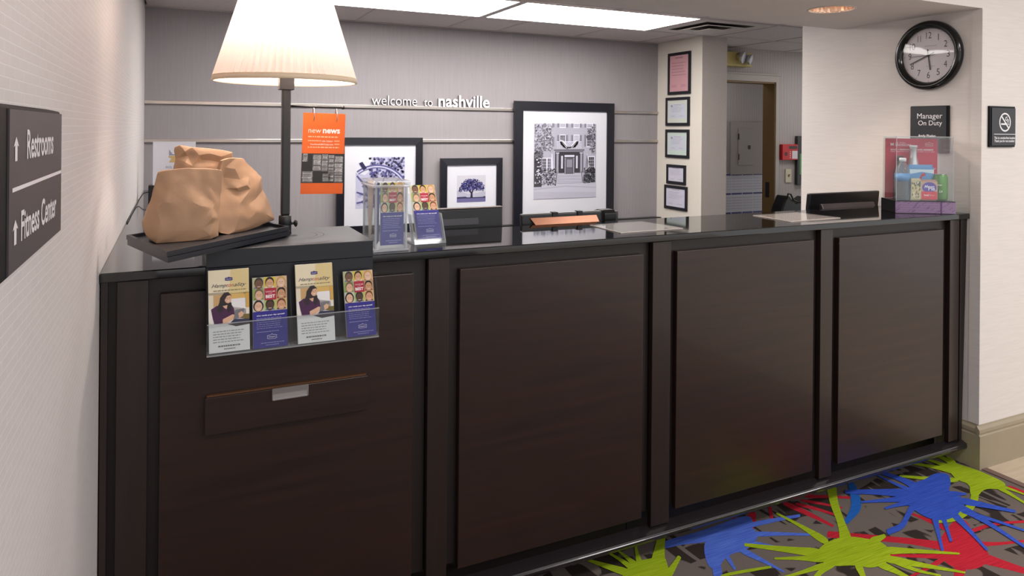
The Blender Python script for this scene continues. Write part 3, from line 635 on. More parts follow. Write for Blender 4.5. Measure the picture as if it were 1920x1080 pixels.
# ---- orange news card on the rod
o0 = at(569, 211, Y=ly-.004); o1 = at(648, 214, Y=ly-.004); o2 = at(563, 364, Y=ly-.004)
oc = thing('news_card', (o0+o1)/2, 'orange news card with white lettering hanging from lamp pole rod', 'sign')
mb = MB(); quadbox(mb, o0, o1, o2, .002, mat('orange_card', (236, 104, 28), .5)); mb.build('card', oc)
ORG = (236, 104, 28)
p = Print(o0, o1, o2)
p.text('new', .13, .43, .245, (252, 232, 220), 1); p.text('news', .47, .88, .245, (255, 250, 248), 1, bold=.03)
p.para(.13, .88, .285, .32, 1, (250, 190, 150), 1, .45, .05, 2); p.text('USA TODAY', .46, .72, .355, (255, 240, 230), 1, bold=.02); p.para(.13, .44, .335, .36, 1, (250, 190, 150), 1, .6, .05); p.para(.75, .88, .335, .36, 1, (250, 190, 150), 1, .6, .05)
p.text('YourFavesUSAToday.com', .18, .73, .395, (255, 240, 230), 1, bold=.015); p.para(.76, .88, .375, .40, 1, (250, 190, 150), 1, .6, .05); p.para(.13, .88, .415, .45, 1, (250, 190, 150), 1, .45, .05, 4)
p.rect(0, .50, 1, .865, (40, 38, 38), 1)
rd = random.Random(3)
for cu, top, bot, w in ((.02, .72, .855, .25), (.26, .515, .715, .20), (.47, .51, .72, .15), (.50, .75, .845, .20), (.63, .52, .845, .14), (.78, .53, .855, .20), (.02, .505, .60, .12)):
    p.rect(cu, top, cu+w, bot, (118, 116, 116), 2); v = top
    while v < bot-.012:
        g = rd.choice([96, 140, 170, 190, 205, 214]); e = rd.uniform(0, .03); p.rect(cu+e, v, cu+w-rd.uniform(0, .03), v+.011, (g, g, g), 3); p.rect(cu+e+.02, v+.004, cu+w*rd.uniform(.5, .85), v+.008, (70, 70, 70), 4); v += rd.choice([.014, .018])
p.build('printed_face', oc)
for u in (.24, .78):
    c = p.P(u, .05, 0)
    mb = MB(); pts = [(c.x, c.y+.013*math.sin(t), c.z+.013+.020*math.cos(t)-.006) for t in [2*math.pi*k/20 for k in range(20)]]; pts.append(pts[0])
    mb.tube(pts, .0016, M_silver, 6); mb.build('binder_ring', oc)
# ---- trays
ZTR = 1.2125
T1 = at(313, 472, Z=ZTR); T2 = at(237, 440.5, Z=ZTR); T3 = at(546, 420, Z=ZTR); T3 = Vector((.268, 2.13, ZTR)) if T3.y > 2.17 else T3
T3 = at(543, 421, Z=ZTR); T3 = Vector((.297, 2.125, ZTR)); T4 = Vector((.185, 2.42, ZTR))
def tray(name, P, z0, z1, label):
    t = thing(name, sum(P, Vector())/4*1, label, 'tray', 'stacked black trays'); LOC[t] = Vector((t.location.x, t.location.y, z0)); t.location = LOC[t]
    c = sum(P, Vector())/4
    def ins(d):
        out = []
        for i in range(4):
            a, b, e = P[i-1], P[i], P[(i+1) % 4]; d1 = (a-b).normalized(); d2 = (e-b).normalized(); s = math.sin(d1.angle(d2)); out.append(b+(d1+d2)*(d/s))
        return out
    I = ins(.009)
    Z = lambda q, z: Vector((q.x, q.y, z))
    mb = MB(); mb.prism([Z(q, z0) for q in P], (0, 0, .003), M_black); mb.build('base', t)
    mb = MB()
    for i in range(4):
        j = (i+1) % 4; mb.hexa([Z(P[i], z0+.0032), Z(P[j], z0+.0032), Z(I[j], z0+.0032), Z(I[i], z0+.0032), Z(P[i], z1), Z(P[j], z1), Z(I[j], z1), Z(I[i], z1)], M_black)
    mb.build('rim', t); return t
PT = [T1, T3, T4, T2]
tray('serving_tray', PT, ZTR-.012, ZTR, 'upper black rimmed tray with the brown paper bags in it')
tray('serving_tray', [p + Vector((.002, .003, 0)) for p in PT], ZTR-.0265, ZTR-.0135, 'lower black tray under the one with the paper bags')
# ---- paper bags
from mathutils.geometry import delaunay_2d_cdt
zt = ZTR-.0085
def sack(outline, inner, G0, G1, lean, D, label, seed):
    """folded paper sack: a creased front (outline and crease points read off the photo, each with its relief in metres) set on the
    leaning plane over the ground line G0-G1, and a plain back behind it, deep at the foot and thin at the fold"""
    px_ = lambda q: (160+q[0]/3, 250+q[1]/3)
    e = (G1-G0); e.z = 0; e.normalize(); nb = Vector((-e.y, e.x, 0)); up = (Vector((0, 0, 1))+nb*lean).normalized(); pn = e.cross(up)
    def on(q):
        x, y = px_(q); d = ray(x, y); c = Vector((0, 0, CH)); t = (G0-c).dot(pn)/d.dot(pn); p = c+d*t - nb*q[2]*.85
        p.z = max(p.z, zt+.0004); return p
    pts2 = [Vector((q[0], -q[1])) for q in outline+inner]; n = len(outline)
    rs_ = delaunay_2d_cdt(pts2, [(i, (i+1) % n) for i in range(n)], [], 1, 1e-5)
    idx = [o[0] for o in rs_[3]]; allp = outline+inner; P = [on(allp[i]) for i in idx]
    tri = []
    for f in rs_[2]:
        f = list(f); a_, b_, c_ = P[f[0]], P[f[1]], P[f[2]]
        if (b_-a_).cross(c_-a_).dot(nb) > 0: f.reverse()
        tri.append(f)
    h = max(p.z for p in P)-zt
    back = [on(q)+nb*(D*(1-(on(q).z-zt)/h)**.8+.012+q[2]) for q in outline]
    front = [on(q) for q in outline]
    mb = MB(); mb.raw(P, tri, M_kraft)
    cen = sum(back, Vector())/n + nb*.006
    V = front+back+[cen]; F_ = []
    for i in range(n):
        j = (i+1) % n; F_ += [(i, n+i, n+j), (i, n+j, j)]; F_.append((n+i, 2*n, n+j))
    mb.raw(V, F_, M_kraft)
    # soften: split every triangle and ruffle it slightly, so that the paper is not dead flat
    bm = bmesh.new(); vv = [bm.verts.new(v) for v in mb.v]
    for f in mb.f: bm.faces.new([vv[i] for i in f])
    bmesh.ops.remove_doubles(bm, verts=bm.verts, dist=1e-5); bmesh.ops.recalc_face_normals(bm, faces=bm.faces)
    bmesh.ops.subdivide_edges(bm, edges=bm.edges, cuts=3, use_grid_fill=True); bmesh.ops.triangulate(bm, faces=bm.faces)
    for _ in range(1): bmesh.ops.smooth_vert(bm, verts=[v for v in bm.verts if v.co.z > zt+.006], factor=.5, use_axis_x=True, use_axis_y=True, use_axis_z=True)
    for v in bm.verts:
        q = v.co*38+Vector((seed, seed*2.1, 0)); k = .0022*min(1, max(0, v.co.z-zt-.004)*60)
        v.co += Vector((noise.noise(q), noise.noise(q+Vector((7, 3, 1))), noise.noise(q+Vector((2, 9, 4)))*.5))*k
        v.co.z = max(v.co.z, zt+.0004)
    for f in bm.faces: f.smooth = True
    bm.edges.ensure_lookup_table()
    base = sum(front, Vector())/n; base = Vector((base.x, base.y, zt))+nb*D*.4
    th_ = thing('paper_bag', base, label, 'paper bag', 'brown paper bags on the tray')
    for v in bm.verts: v.co -= base
    me = bpy.data.meshes.new('sack'); bm.to_mesh(me); bm.free(); me.materials.append(M_kraft)
    o = bpy.data.objects.new('sack', me); link(o, th_)
    es_ = o.modifiers.new('edge_split', 'EDGE_SPLIT'); es_.split_angle = math.radians(16)
    return th_
ed = Vector((.697, .717, 0))
G0 = at(293, 457.5, Z=zt); G0.x += .004; G0.y += .01
sack([(412, 215, -.004), (470, 205, 0), (530, 198, .002), (600, 196, .002), (690, 199, 0), (775, 205, -.006), (778, 290, -.012), (768, 380, -.018), (764, 480, -.02), (757, 580, -.02), (705, 601, 0), (600, 612, .002), (500, 622, .002), (400, 628, 0), (362, 598, -.012), (345, 560, -.02), (333, 510, -.026), (350, 455, -.024), (375, 385, -.022), (395, 300, -.014)],
     [(585, 290, .006), (590, 378, .016), (470, 300, .004), (440, 380, .010), (400, 430, 0), (480, 395, .013), (660, 345, .002), (640, 405, .024), (690, 440, .010), (712, 472, .018), (600, 460, .02), (500, 490, .018), (420, 500, .014), (380, 520, 0), (560, 540, .016), (650, 530, .016), (720, 500, .004), (700, 570, .012), (450, 590, .012), (400, 585, .008), (735, 400, -.004), (700, 300, -.001), (530, 250, .003), (640, 250, .002), (720, 250, -.003), (715, 420, .006)],
     G0, G0+Vector((.985, .17, 0)), .20, .062, 'brown paper bag at the tray corner with a flat creased top edge', 1)
sack([(505, 78, -.006), (530, 66, 0), (600, 78, .004), (700, 85, .004), (770, 95, .002), (833, 106, -.004), (832, 150, -.008), (815, 175, -.006), (800, 240, -.01), (800, 380, -.014), (800, 500, -.014), (560, 520, 0), (480, 520, -.01), (482, 380, -.014), (495, 210, -.008), (512, 140, -.012), (503, 100, -.010)],
     [(560, 100, .012), (575, 128, .000), (560, 160, .010), (640, 120, .012), (650, 150, -.002), (700, 112, .010), (715, 155, .000), (690, 185, .010), (760, 130, .010), (770, 165, .0), (600, 185, .010), (545, 190, .006), (650, 260, .012), (640, 400, .016), (560, 400, .012), (740, 400, .010), (720, 250, .008)],
     Vector((.0, 2.165, zt)), Vector((.14, 2.178, zt)), .10, .045, 'tallest brown paper bag with rolled top, behind the other two', 2)
G3 = at(428, 441.5, Z=zt); G3.x += .003; G3.y += .022
sack([(776, 152, -.004), (800, 140, 0), (850, 138, .002), (895, 140, 0), (930, 180, -.004), (970, 212, -.006), (1012, 246, -.012), (1020, 315, -.016), (1048, 360, -.016), (1066, 402, -.018), (1078, 450, -.016), (1085, 488, -.010), (1000, 515, .0), (900, 548, .002), (805, 577, 0), (772, 560, -.012), (760, 475, -.020), (770, 385, -.022), (786, 300, -.020), (774, 205, -.010)],
     [(800, 190, -.010), (806, 250, -.022), (812, 310, -.020), (795, 390, -.012), (800, 460, -.006), (838, 200, .004), (868, 260, .006), (890, 292, .016), (872, 330, -.004), (915, 312, .012), (925, 230, .002), (965, 300, .010), (885, 345, .014), (900, 400, .012), (950, 372, .004), (942, 435, .022), (1000, 400, .006), (1010, 455, .010), (968, 500, .010), (850, 400, .012), (845, 470, .014), (900, 480, .018), (830, 550, .008), (900, 530, .010), (1040, 470, .002), (850, 310, .004)],
     G3, G3+ed, .12, .07, 'slumped brown paper bag beside the lamp pole', 3)
# ================================================================== ACRYLIC HOLDERS
tw = thing('acrylic_tower', (.58, 2.115, ZC), 'clear four-sided acrylic leaflet tower with lipped lid beside the black box', 'holder')
tx0, tx1, ty0, ty1 = .526, .622, 2.038, 2.185; tz1 = at(716, 340, Y=2.03).z
mb = MB(); w = .004
mb.box((tx0, ty0, ZC+.008), (tx1, ty0+w, tz1-.02), M_acr); mb.box((tx0, ty1-w, ZC+.008), (tx1, ty1, tz1-.02), M_acr)
mb.box((tx0, ty0+w, ZC+.008), (tx0+w, ty1-w, tz1-.02), M_acr); mb.box((tx1-w, ty0+w, ZC+.008), (tx1, ty1-w, tz1-.02), M_acr); mb.build('walls', tw)
mb = MB(); mb.box((tx0-.006, ty0-.006, tz1-.02), (tx1+.006, ty1+.006, tz1-.012), M_acre); mb.box((tx0-.009, ty0-.009, tz1-.012), (tx1+.009, ty1+.009, tz1), M_acr); mb.build('lid', tw, bevel=.002)
mb = MB(); mb.box((tx0-.006, ty0-.006, ZC+.0005), (tx1+.006, ty1+.006, ZC+.008), M_acre); mb.build('base', tw, bevel=.002)
for x, y in ((tx0, ty0), (tx1-w, ty0), (tx0, ty1-w)):
    mb = MB(); mb.box((x-.001, y-.001, ZC+.008), (x+w+.001, y+w+.001, tz1-.02), M_acre); mb.build('corner_seam', tw)
zl = ZC+.018
leaflet((tx0+.018, ty0+.008, zl+.185), (tx1-.008, ty0+.008, zl+.185), (tx0+.018, ty0+.008, zl), best_art, .006, 'blue leaflet with face collage inside the clear acrylic tower', 'leaflets on the countertop')
# pale folded sheet seen through the side
mb = MB(); mb.prism([(tx0+.007, ty1-.02, zl+.19), (tx0+.007, ty0+.045, zl+.19), (tx0+.009, ty1-.055, zl), (tx0+.009, ty1-.035, zl)], (.0015, 0, 0), pm((246, 234, 228))); mb.build('inner_sheet')
o = bpy.data.objects['inner_sheet']; tag(o, 'pale pink folded sheet standing inside the clear acrylic tower', 'paper'); o.name = 'folded_sheet'
mb = MB(); quadbox(mb, (tx0+.009, ty0+.034, zl+.17), (tx0+.009, ty0+.012, zl+.185), (tx0+.009, ty0+.034, zl), .006, pm((46, 42, 110)))
tag(mb.build('leaflet_bundle'), 'dark blue leaflet edges standing at the corner of the acrylic tower', 'leaflet')
# slanted holder
hd = thing('acrylic_holder', (.725, 2.16, ZC), 'small slanted clear acrylic leaflet holder next to the tall acrylic tower', 'holder')
hx0, hx1, hy = .672, .777, 2.118; zt2 = at(790, 347, Y=hy+.1).z
mb = MB(); mb.hexa([(hx0, hy, ZC+.001), (hx1, hy, ZC+.001), (hx1, hy+.003, ZC+.001), (hx0, hy+.003, ZC+.001), (hx0, hy+.044, ZC+.09), (hx1, hy+.044, ZC+.09), (hx1, hy+.047, ZC+.09), (hx0, hy+.047, ZC+.09)], M_acr); mb.build('front_lip', hd)
mb = MB(); mb.hexa([(hx0, hy+.034, ZC+.001), (hx1, hy+.034, ZC+.001), (hx1, hy+.037, ZC+.001), (hx0, hy+.037, ZC+.001), (hx0, hy+.108, ZC+.15), (hx1, hy+.108, ZC+.15), (hx1, hy+.111, ZC+.15), (hx0, hy+.111, ZC+.15)], M_acr); mb.build('back_plate', hd)
mb = MB(); mb.box((hx0, hy+.003, ZC+.0006), (hx1, hy+.12, ZC+.006), M_acre); mb.build('base', hd)
for x in (hx0, hx1-.003):
    mb = MB(); mb.prism([(x, hy+.003, ZC+.006), (x, hy+.036, ZC+.006), (x, hy+.075, ZC+.09), (x, hy+.047, ZC+.09)], (.003, 0, 0), M_acre); mb.build('side', hd)
a0 = (hx0+.013, hy+.012, ZC+.0145); w_ = hx1-hx0-.022
lt = zt2; ldy = .5*(zt2-ZC-.0075)
leaflet((a0[0], hy+.012+ldy, lt), (a0[0]+w_, hy+.012+ldy, lt), a0, best_art, .012, 'blue leaflet stack with face collage in the small slanted acrylic holder', 'leaflets on the countertop')
# ================================================================== STAFF SIDE
sd = thing('staff_desk', (1.9, 2.7, 0), 'low dark work desk behind the reception counter under the monitors', 'desk')
mb = MB(); mb.box((.75, 2.41, .735), (3.2, 3.05, .765), M_blackplastic); mb.build('worktop', sd, bevel=.002)
for x in (.78, 1.95, 3.15):
    mb = MB(); mb.box((x, 2.43, 0), (x+.03, 3.0, .7345), M_wooddark); mb.build('leg_panel', sd)
ZD = .7655
def monitor(x0, x1, y, ztop, lean, label, back_m, kind):
    t = thing('monitor', ((x0+x1)/2, y+.08, ZD), label, 'monitor', 'monitors behind the counter')
    h = .33; dy = lean*h
    def P(x, z, d): k = (z-(ztop-h))/h; return Vector((x, y-dy*(1-k)*-1 + d - dy, z)) if False else Vector((x, y + dy*(1-k)*-.0 + d + lean*(ztop-z)*-1, z))
    # rear shell faces the lobby (-Y); y is the rear face at the top edge
    zb = ztop-h
    f = [P(x0, zb, 0), P(x1, zb, 0), P(x1, ztop, 0), P(x0, ztop, 0)]
    b = [p + Vector((0, .022, 0)) for p in f]
    mb = MB(); mb.hexa([f[0], f[1], b[1], b[0], f[3], f[2], b[2], b[3]], M_blackplastic); mb.build('shell', t, bevel=.006, seg=3)
    s = [p + Vector((0, .0222, 0)) for p in f]
    mb = MB(); q = [s[0]+Vector((.015, 0, .015)), s[1]+Vector((-.015, 0, .015)), s[2]+Vector((-.015, 0, -.015)), s[3]+Vector((.015, 0, -.015))]
    mb.hexa([q[0], q[1], q[1]+Vector((0, .001, 0)), q[0]+Vector((0, .001, 0)), q[3], q[2], q[2]+Vector((0, .001, 0)), q[3]+Vector((0, .001, 0))], mat('dark_screen', (14, 15, 18), .1)); mb.build('screen', t)
    if kind == 'vent':
        mb = MB(); z1, z2 = ztop-.035, ztop-.062; e0, e1 = x0+.04, x1-.10
        for z_a, z_b in ((z2, z1),):
            mb.hexa([P(e0, z_b-.027, -.004), P(e1, z_b-.027, -.004), P(e1, z_b-.027, .002), P(e0, z_b-.027, .002), P(e0, z_b, -.004), P(e1, z_b, -.004), P(e1, z_b, .002), P(e0, z_b, .002)], mat('grey_vent_plastic', (74, 74, 82), .45, bump=.4, bscale=(900, 900, 900)))
        mb.build('vent_strip', t, bevel=.004)
        mb = MB(); mb.box((x0, y-.0015, ztop+.0002), (x1, y+.022, ztop+.0032), mat('grey_top_edge', (150, 138, 134), .4)); mb.build('top_edge', t)
    if kind == 'copper':  # added panel carries the painted reflection; the shell itself is black
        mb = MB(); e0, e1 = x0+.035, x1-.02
        mb.hexa([P(e0+.025, ztop-.052, -.016), P(e1, ztop-.052, -.016), P(e1, ztop-.052, .004), P(e0+.025, ztop-.052, .004), P(e0, ztop-.016, -.004), P(e1-.01, ztop-.016, -.004), P(e1-.01, ztop-.016, .004), P(e0, ztop-.016, .004)], M_copper_reflection); mb.build('rear_panel_or_reflection', t, label='orange reflection on the black back, painted on an added panel')
        for k in (.37, .68):
            xx = x0+(x1-x0)*k; mb = MB(); mb.box((xx, y-.006, ztop-.014), (xx+.022, y+.02, ztop+.003), M_blackplastic); mb.build('clip', t)
    if kind == 'slab':
        mb = MB(); e0, e1 = x0+.07, x1-.05
        mb.hexa([P(e0+.0, ztop-.085, -.03), P(e1, ztop-.085, -.03), P(e1, ztop-.085, .004), P(e0, ztop-.085, .004), P(e0, ztop-.052, -.012), P(e1, ztop-.052, -.012), P(e1, ztop-.052, .004), P(e0, ztop-.052, .004)], mat('grey_gloss_plastic', (62, 58, 62), .22)); mb.build('rear_panel_or_reflection', t, bevel=.006, seg=3)
    mb = MB(); xm = (x0+x1)/2; mb.box((xm-.03, y+.024, ZD+.02), (xm+.03, y+.05, ztop-.12), M_blackplastic); mb.build('neck', t)
    mb = MB(); mb.box((xm-.1, y-.01, ZD+.0003), (xm+.1, y+.17, ZD+.02), M_blackplastic); mb.build('foot', t, bevel=.004)
    return t
monitor(.80, 1.124, 2.45, at(900, 390, Y=2.45).z, .08, 'black monitor back with grey vent strip behind the slanted leaflet holder', M_blackplastic, 'vent')
monitor(1.206, 1.572, 2.45, at(1060, 398, Y=2.45).z, .08, 'black monitor with copper reflection painted on its back, in front of the big framed mansion', M_blackplastic, 'copper')
monitor(at(1519, 361, Y=2.44).x, at(1650, 358, Y=2.44).x, 2.44, at(1590, 360, Y=2.44).z, -.1, 'black tilted monitor back between the clock wall and display case', M_blackplastic, 'slab')
rp = thing('receipt_printer', (1.62, 2.47, ZD), 'small black desktop device next to the monitor with the painted copper reflection', 'printer')
zt3 = at(1145, 394, Y=2.44).z
mb = MB(); mb.prism([(1.578, 2.44, ZD+.0004), (1.578, 2.54, ZD+.0004), (1.578, 2.54, zt3-.012), (1.578, 2.50, zt3), (1.578, 2.455, zt3), (1.578, 2.44, zt3-.012)], (.058, 0, 0), M_blackplastic); mb.build('body', rp, bevel=.004)
mb = MB(); mb.prism([(1.638, 2.45, ZD+.06), (1.638, 2.53, ZD+.06), (1.638, 2.53, zt3-.02), (1.638, 2.46, zt3-.006)], (.02, 0, 0), mat('dark_grey_plastic', (62, 60, 64), .3)); mb.build('side_cover', rp, bevel=.003)
# ================================================================== ACRYLIC SHEETS ON THE COUNTER
def sheet(P, label):
    t = thing('acrylic_sheet', sum(P, Vector())/4, label, 'sheet', 'clear sheets on the countertop'); LOC[t].z = ZC; t.location.z = ZC
    mb = MB(); mb.prism([Vector((p.x, p.y, ZC+.0006)) for p in P], (0, 0, .0016), mat('notice_paper', (222, 206, 200), .5, var=.04, vscale=(20, 20, 20))); mb.build('paper', t)
    mb = MB(); mb.prism([Vector((p.x, p.y, ZC+.0024)) for p in P], (0, 0, .0022), M_acr); mb.build('cover', t)
    a, b, c, d = P; q = Print(a+Vector((0, 0, .0022)), b+Vector((0, 0, .0022)), d+Vector((0, 0, .0022)), .00002) if False else None
    return t
sheet([Vector((1.417, 2.085, ZC)), Vector((1.700, 2.095, ZC)), Vector((1.672, 2.318, ZC)), Vector((1.425, 2.305, ZC))], 'clear sheet over pinkish notice lying in front of the receipt printer')
sheet([Vector((2.235, 2.085, ZC)), Vector((2.535, 2.10, ZC)), Vector((2.515, 2.312, ZC)), Vector((2.245, 2.305, ZC))], 'clear sheet over pinkish notice lying in front of the tilted monitor')
# ================================================================== DISPLAY CASE
A = at(1681, 397, Z=ZC); A = Vector((2.935, 2.141, ZC)); B = Vector((3.1526, 2.0061, ZC)); ux = (B-A).normalized(); wd = (B-A).length; uy = Vector((-ux.y, ux.x, 0)); dp = .157
zbase = at(1735, 376, Y=2.1).z - ZC
dc = thing('display_case', (A+B)/2+uy*dp/2, 'clear acrylic snack display case on purple and black base by the clock wall', 'display case')
Zu = Vector((0, 0, 1)); e = .0006
mb = MB(); mb.obox(A+Zu*e, ux, Zu, uy, wd, zbase, dp, M_blackplastic); mb.build('base', dc)
A2 = A - uy*.001
p = Print(A2+Zu*(zbase-.002), A2+ux*wd+Zu*(zbase-.002), A2+Zu*.002)
p.rect(0, 0, 1, 1, (140, 116, 150), 1); p.rect(.745, 0, .775, 1, (96, 66, 110), 2)
rd = random.Random(5)
for k in range(34):
    u, v = rd.random()*.95, rd.random(); p.line(u, v, min(1, u+.06), max(0, v-.22), .0012, (84, 54, 100), 3)
for k in range(5): p.line(0, .1+k*.2, .74, .12+k*.22 if .12+k*.22 < 1 else 1, .0008, (100, 68, 116), 2)
p.build('base_print', dc, label='purple patterned front panel')
ch = at(1682, 257, Y=2.17).z - ZC - zbase; C0 = A + ux*.004 + uy*.004 + Zu*(zbase+.001); cw, cd = wd-.012, dp-.008
mb = MB(); th = .003
mb.obox(C0, ux, Zu, uy, cw, ch, th, M_acr); mb.obox(C0+uy*(cd-th), ux, Zu, uy, cw, ch, th, M_acr); mb.obox(C0+uy*th, ux, Zu, uy, th, ch, cd-2*th, M_acr); mb.obox(C0+ux*(cw-th)+uy*th, ux, Zu, uy, th, ch, cd-2*th, M_acr); mb.build('case_walls', dc)
mb = MB(); mb.obox(C0+Zu*ch, ux, Zu, uy, cw, .003, cd, M_acre)
for k in (0, cw-.002): mb.obox(C0+ux*k-uy*.0005, ux, Zu, uy, .002, ch, .002, M_acre)
mb.build('case_edges', dc)
zf = ZC+zbase+.002
def CP(u, d): q = C0 + ux*u + uy*d; return Vector((q.x, q.y, zf))
# red backing card
cb0 = C0 + uy*(cd-.012) + ux*.006
bc = thing('backing_card', cb0+ux*.08, 'red promotional card standing at the back inside the clear display case', 'card')
wcard = cw-.012; hc = ch-.008
mb = MB(); quadbox(mb, cb0+Zu*hc, cb0+ux*wcard+Zu*hc, cb0+Zu*.001, .002, pm((196, 36, 60))); mb.build('card', bc)
p = Print(cb0+Zu*hc, cb0+ux*wcard+Zu*hc, cb0+Zu*.001)
p.rect(0, 0, 1, 1, (204, 44, 76), 1); p.poly([(.10, .07), (.13, .09), (.16, .07), (.16, .13), (.13, .11), (.10, .13)][::-1], (250, 236, 240), 2)
p.text('HILTON', .19, .38, .09, (246, 210, 220), 2); p.text('HHONORS', .19, .50, .13, (250, 236, 240), 2, bold=.01); logo(p, .84, .10, .16, 2, (204, 44, 76), (250, 236, 240), True)
p.text('GOLD + DIAMOND HHONORS MEMBERS', .10, .92, .20, (252, 240, 244), 2, bold=.02); p.para(.10, .95, .215, .235, 1, (240, 180, 196), 2, .5, .02)
p.text('Enjoy', .62, .97, .55, (250, 220, 226), 2, shear=.4)
p.build('printed_face', bc)
def lathe_thing(name, c, prof, m, label, cat, extra=()):
    t = thing(name, c, label, cat, 'snacks in the display case'); mb = MB(); mb.lathe(prof, c, m, n=20); mb.build('body', t)
    for nm, pr, mm in extra: mb = MB(); mb.lathe(pr, c, mm, n=20); mb.build(nm, t)
    return t
M_bottle = acrylic('bottle_plastic', (225, 236, 244), .12)
lathe_thing('water_bottle', CP(.045, .042), [(.029, 0), (.032, .008), (.029, .035), (.032, .06), (.0315, .12), (.028, .14), (.013, .168), (.013, .174)], M_bottle, 'clear water bottle with blue label at the corner of the display case', 'bottle', [('label_band', [(.0323, .085), (.0323, .12)], pm((92, 150, 206))), ('cap', [(.0145, .1745), (.0145, .189), (.013, .191)], pm((238, 240, 244)))])
lathe_thing('aluminium_bottle', CP(.118, .105), [(.027, 0), (.028, .004), (.028, .125), (.024, .155), (.015, .195), (.0145, .232), (.016, .236)], mat('matte_aluminium', (206, 204, 208), .35, metal=.7), 'tall silver bottle behind the blue snack bag in the display case', 'bottle', [('cap', [(.0165, .2365), (.0165, .248)], pm((226, 226, 230)))])
lathe_thing('cola_bottle', CP(.058, .105), [(.025, 0), (.027, .005), (.026, .12), (.013, .168), (.013, .176)], mat('dark_cola', (46, 22, 18), .15), 'dark cola bottle half hidden behind the clear water bottle', 'bottle', [('cap', [(.0145, .1765), (.0145, .198)], pm((36, 34, 40)))])
can = lathe_thing('drink_can', CP(.209, .045), [(.024, 0), (.0295, .006), (.0305, .012), (.0305, .104), (.0245, .115), (.024, .117)], mat('green_can', (88, 140, 62), .3, metal=.3), 'green drink can with white script at the end of the display case', 'can', [('rim', [(.0248, .1172), (.0248, .120), (.0225, .120)], M_silver)])
cc = CP(.209, .045); cn = (-uy-ux*.25).normalized(); cr_ = .0309
def wrap(t, text_, c, r, z, w, parent, col):
    vs, fs = textgeo(text_, .02, .4, 1); x0 = min(v.x for v in vs); x1 = max(v.x for v in vs); k = w/(x1-x0); mb = MB(); out = []
    for v in vs:
        a = ((v.x-x0)*k-w/2)/r; d = (cn*math.cos(a)+ux*math.sin(a)); out.append(Vector((c.x, c.y, z+v.y*k)) + d*r)
    mb.raw(out, fs, pm(col)); mb.build('lettering', parent)
wrap(0, 'Coca-Cola', cc, cr_, zf+.068, .052, can, (240, 244, 238)); wrap(0, 'Life', cc, cr_, zf+.038, .022, can, (240, 244, 238))
def pouch(name, c, w, h, d, m, label, prints, cat='snack'):
    t = thing(name, c, label, cat, 'snacks in the display case'); mb = MB(); n = 8; O = Vector(c)-ux*w/2
    vs = []; fs = []
    for j in range(n+1):
        for s_ in (-1, 1):
            for i in range(n+1):
                u, v = i/n, j/n; b = d*math.sin(math.pi*min(max(v, .04), .96))*math.sin(math.pi*u)**.5*.5 if 0 < u < 1 else 0
                vs.append(O + ux*(w*u) + Zu*(h*v) + uy*(s_*(b+.0006)))
    st_ = 2*(n+1)
    for j in range(n):
        for i in range(n):
            a = j*st_+i; fs.append((a, a+1, a+st_+1, a+st_)); b = j*st_+n+1+i; fs.append((b+1, b, b+st_, b+st_+1))
    for j in range(n):
        for i in (0, n):
            a = j*st_+i; fs.append((a, a+st_, a+st_+n+1, a+n+1))
    mb.raw(vs, fs, m, True); mb.build('packet', t)
    f = O - uy*(d*.5+.001); p = Print(f+Zu*h*.92, f+ux*w+Zu*h*.92, f+Zu*h*.06); prints(p); p.build('printed_face', t); return t
def chips(p):
    p.rect(0, 0, 1, 1, (96, 158, 214), 1); p.poly([(0, .06), (1, .06), (1, .2), (.5, .14), (0, .22)][::-1], (214, 232, 244), 2); p.poly([(.34, .46), (.5, .2), (.62, .17), (.68, .25), (.52, .3), (.42, .55)][::-1], (196, 44, 62), 3)
    p.poly([(.15, .4), (.35, .34), (.3, 1), (.12, 1)][::-1], (224, 160, 62), 3); p.text('Cracker', .54, .97, .48, (36, 60, 140), 4, bold=.01)
pouch('chip_bag', CP(.131, .062), .105, .16, .022, pm((96, 158, 214)), 'sky blue crinkled snack bag in the middle of the display case', chips)
def pie(p):
    p.rect(0, 0, 1, 1, (206, 168, 150), 1); p.ell(.5, .34, .44, .30, (96, 76, 176), 2); p.text('Moon', .2, .8, .36, (240, 236, 250), 3, bold=.02, shear=.2); p.text('Pie', .44, .84, .50, (240, 236, 250), 3, bold=.02)
    p.rect(.02, .56, .98, 1, (222, 62, 80), 3); p.text('local', .18, .46, .80, (252, 244, 246), 4, bold=.03); p.text('flavor', .50, .84, .80, (246, 200, 208), 4)
pouch('snack_cake', CP(.146, .018), .070, .095, .016, pm((186, 140, 130)), 'round snack cake packet with red label, front of the blue bag', pie)
def nuts(p):
    p.rect(0, 0, 1, 1, (206, 196, 160), 1); rd = random.Random(9)
    for k in range(40): p.ell(rd.uniform(.1, .9), rd.uniform(.1, .95), .07, .06, rd.choice([(232, 214, 160), (150, 116, 70), (236, 232, 216), (110, 130, 90), (70, 92, 112)]), 2+k % 3, 10)
pouch('nut_packet', CP(.090, .016), .042, .1, .012, pm((206, 196, 160)), 'clear packet of mixed nuts beside the clear water bottle', nuts)
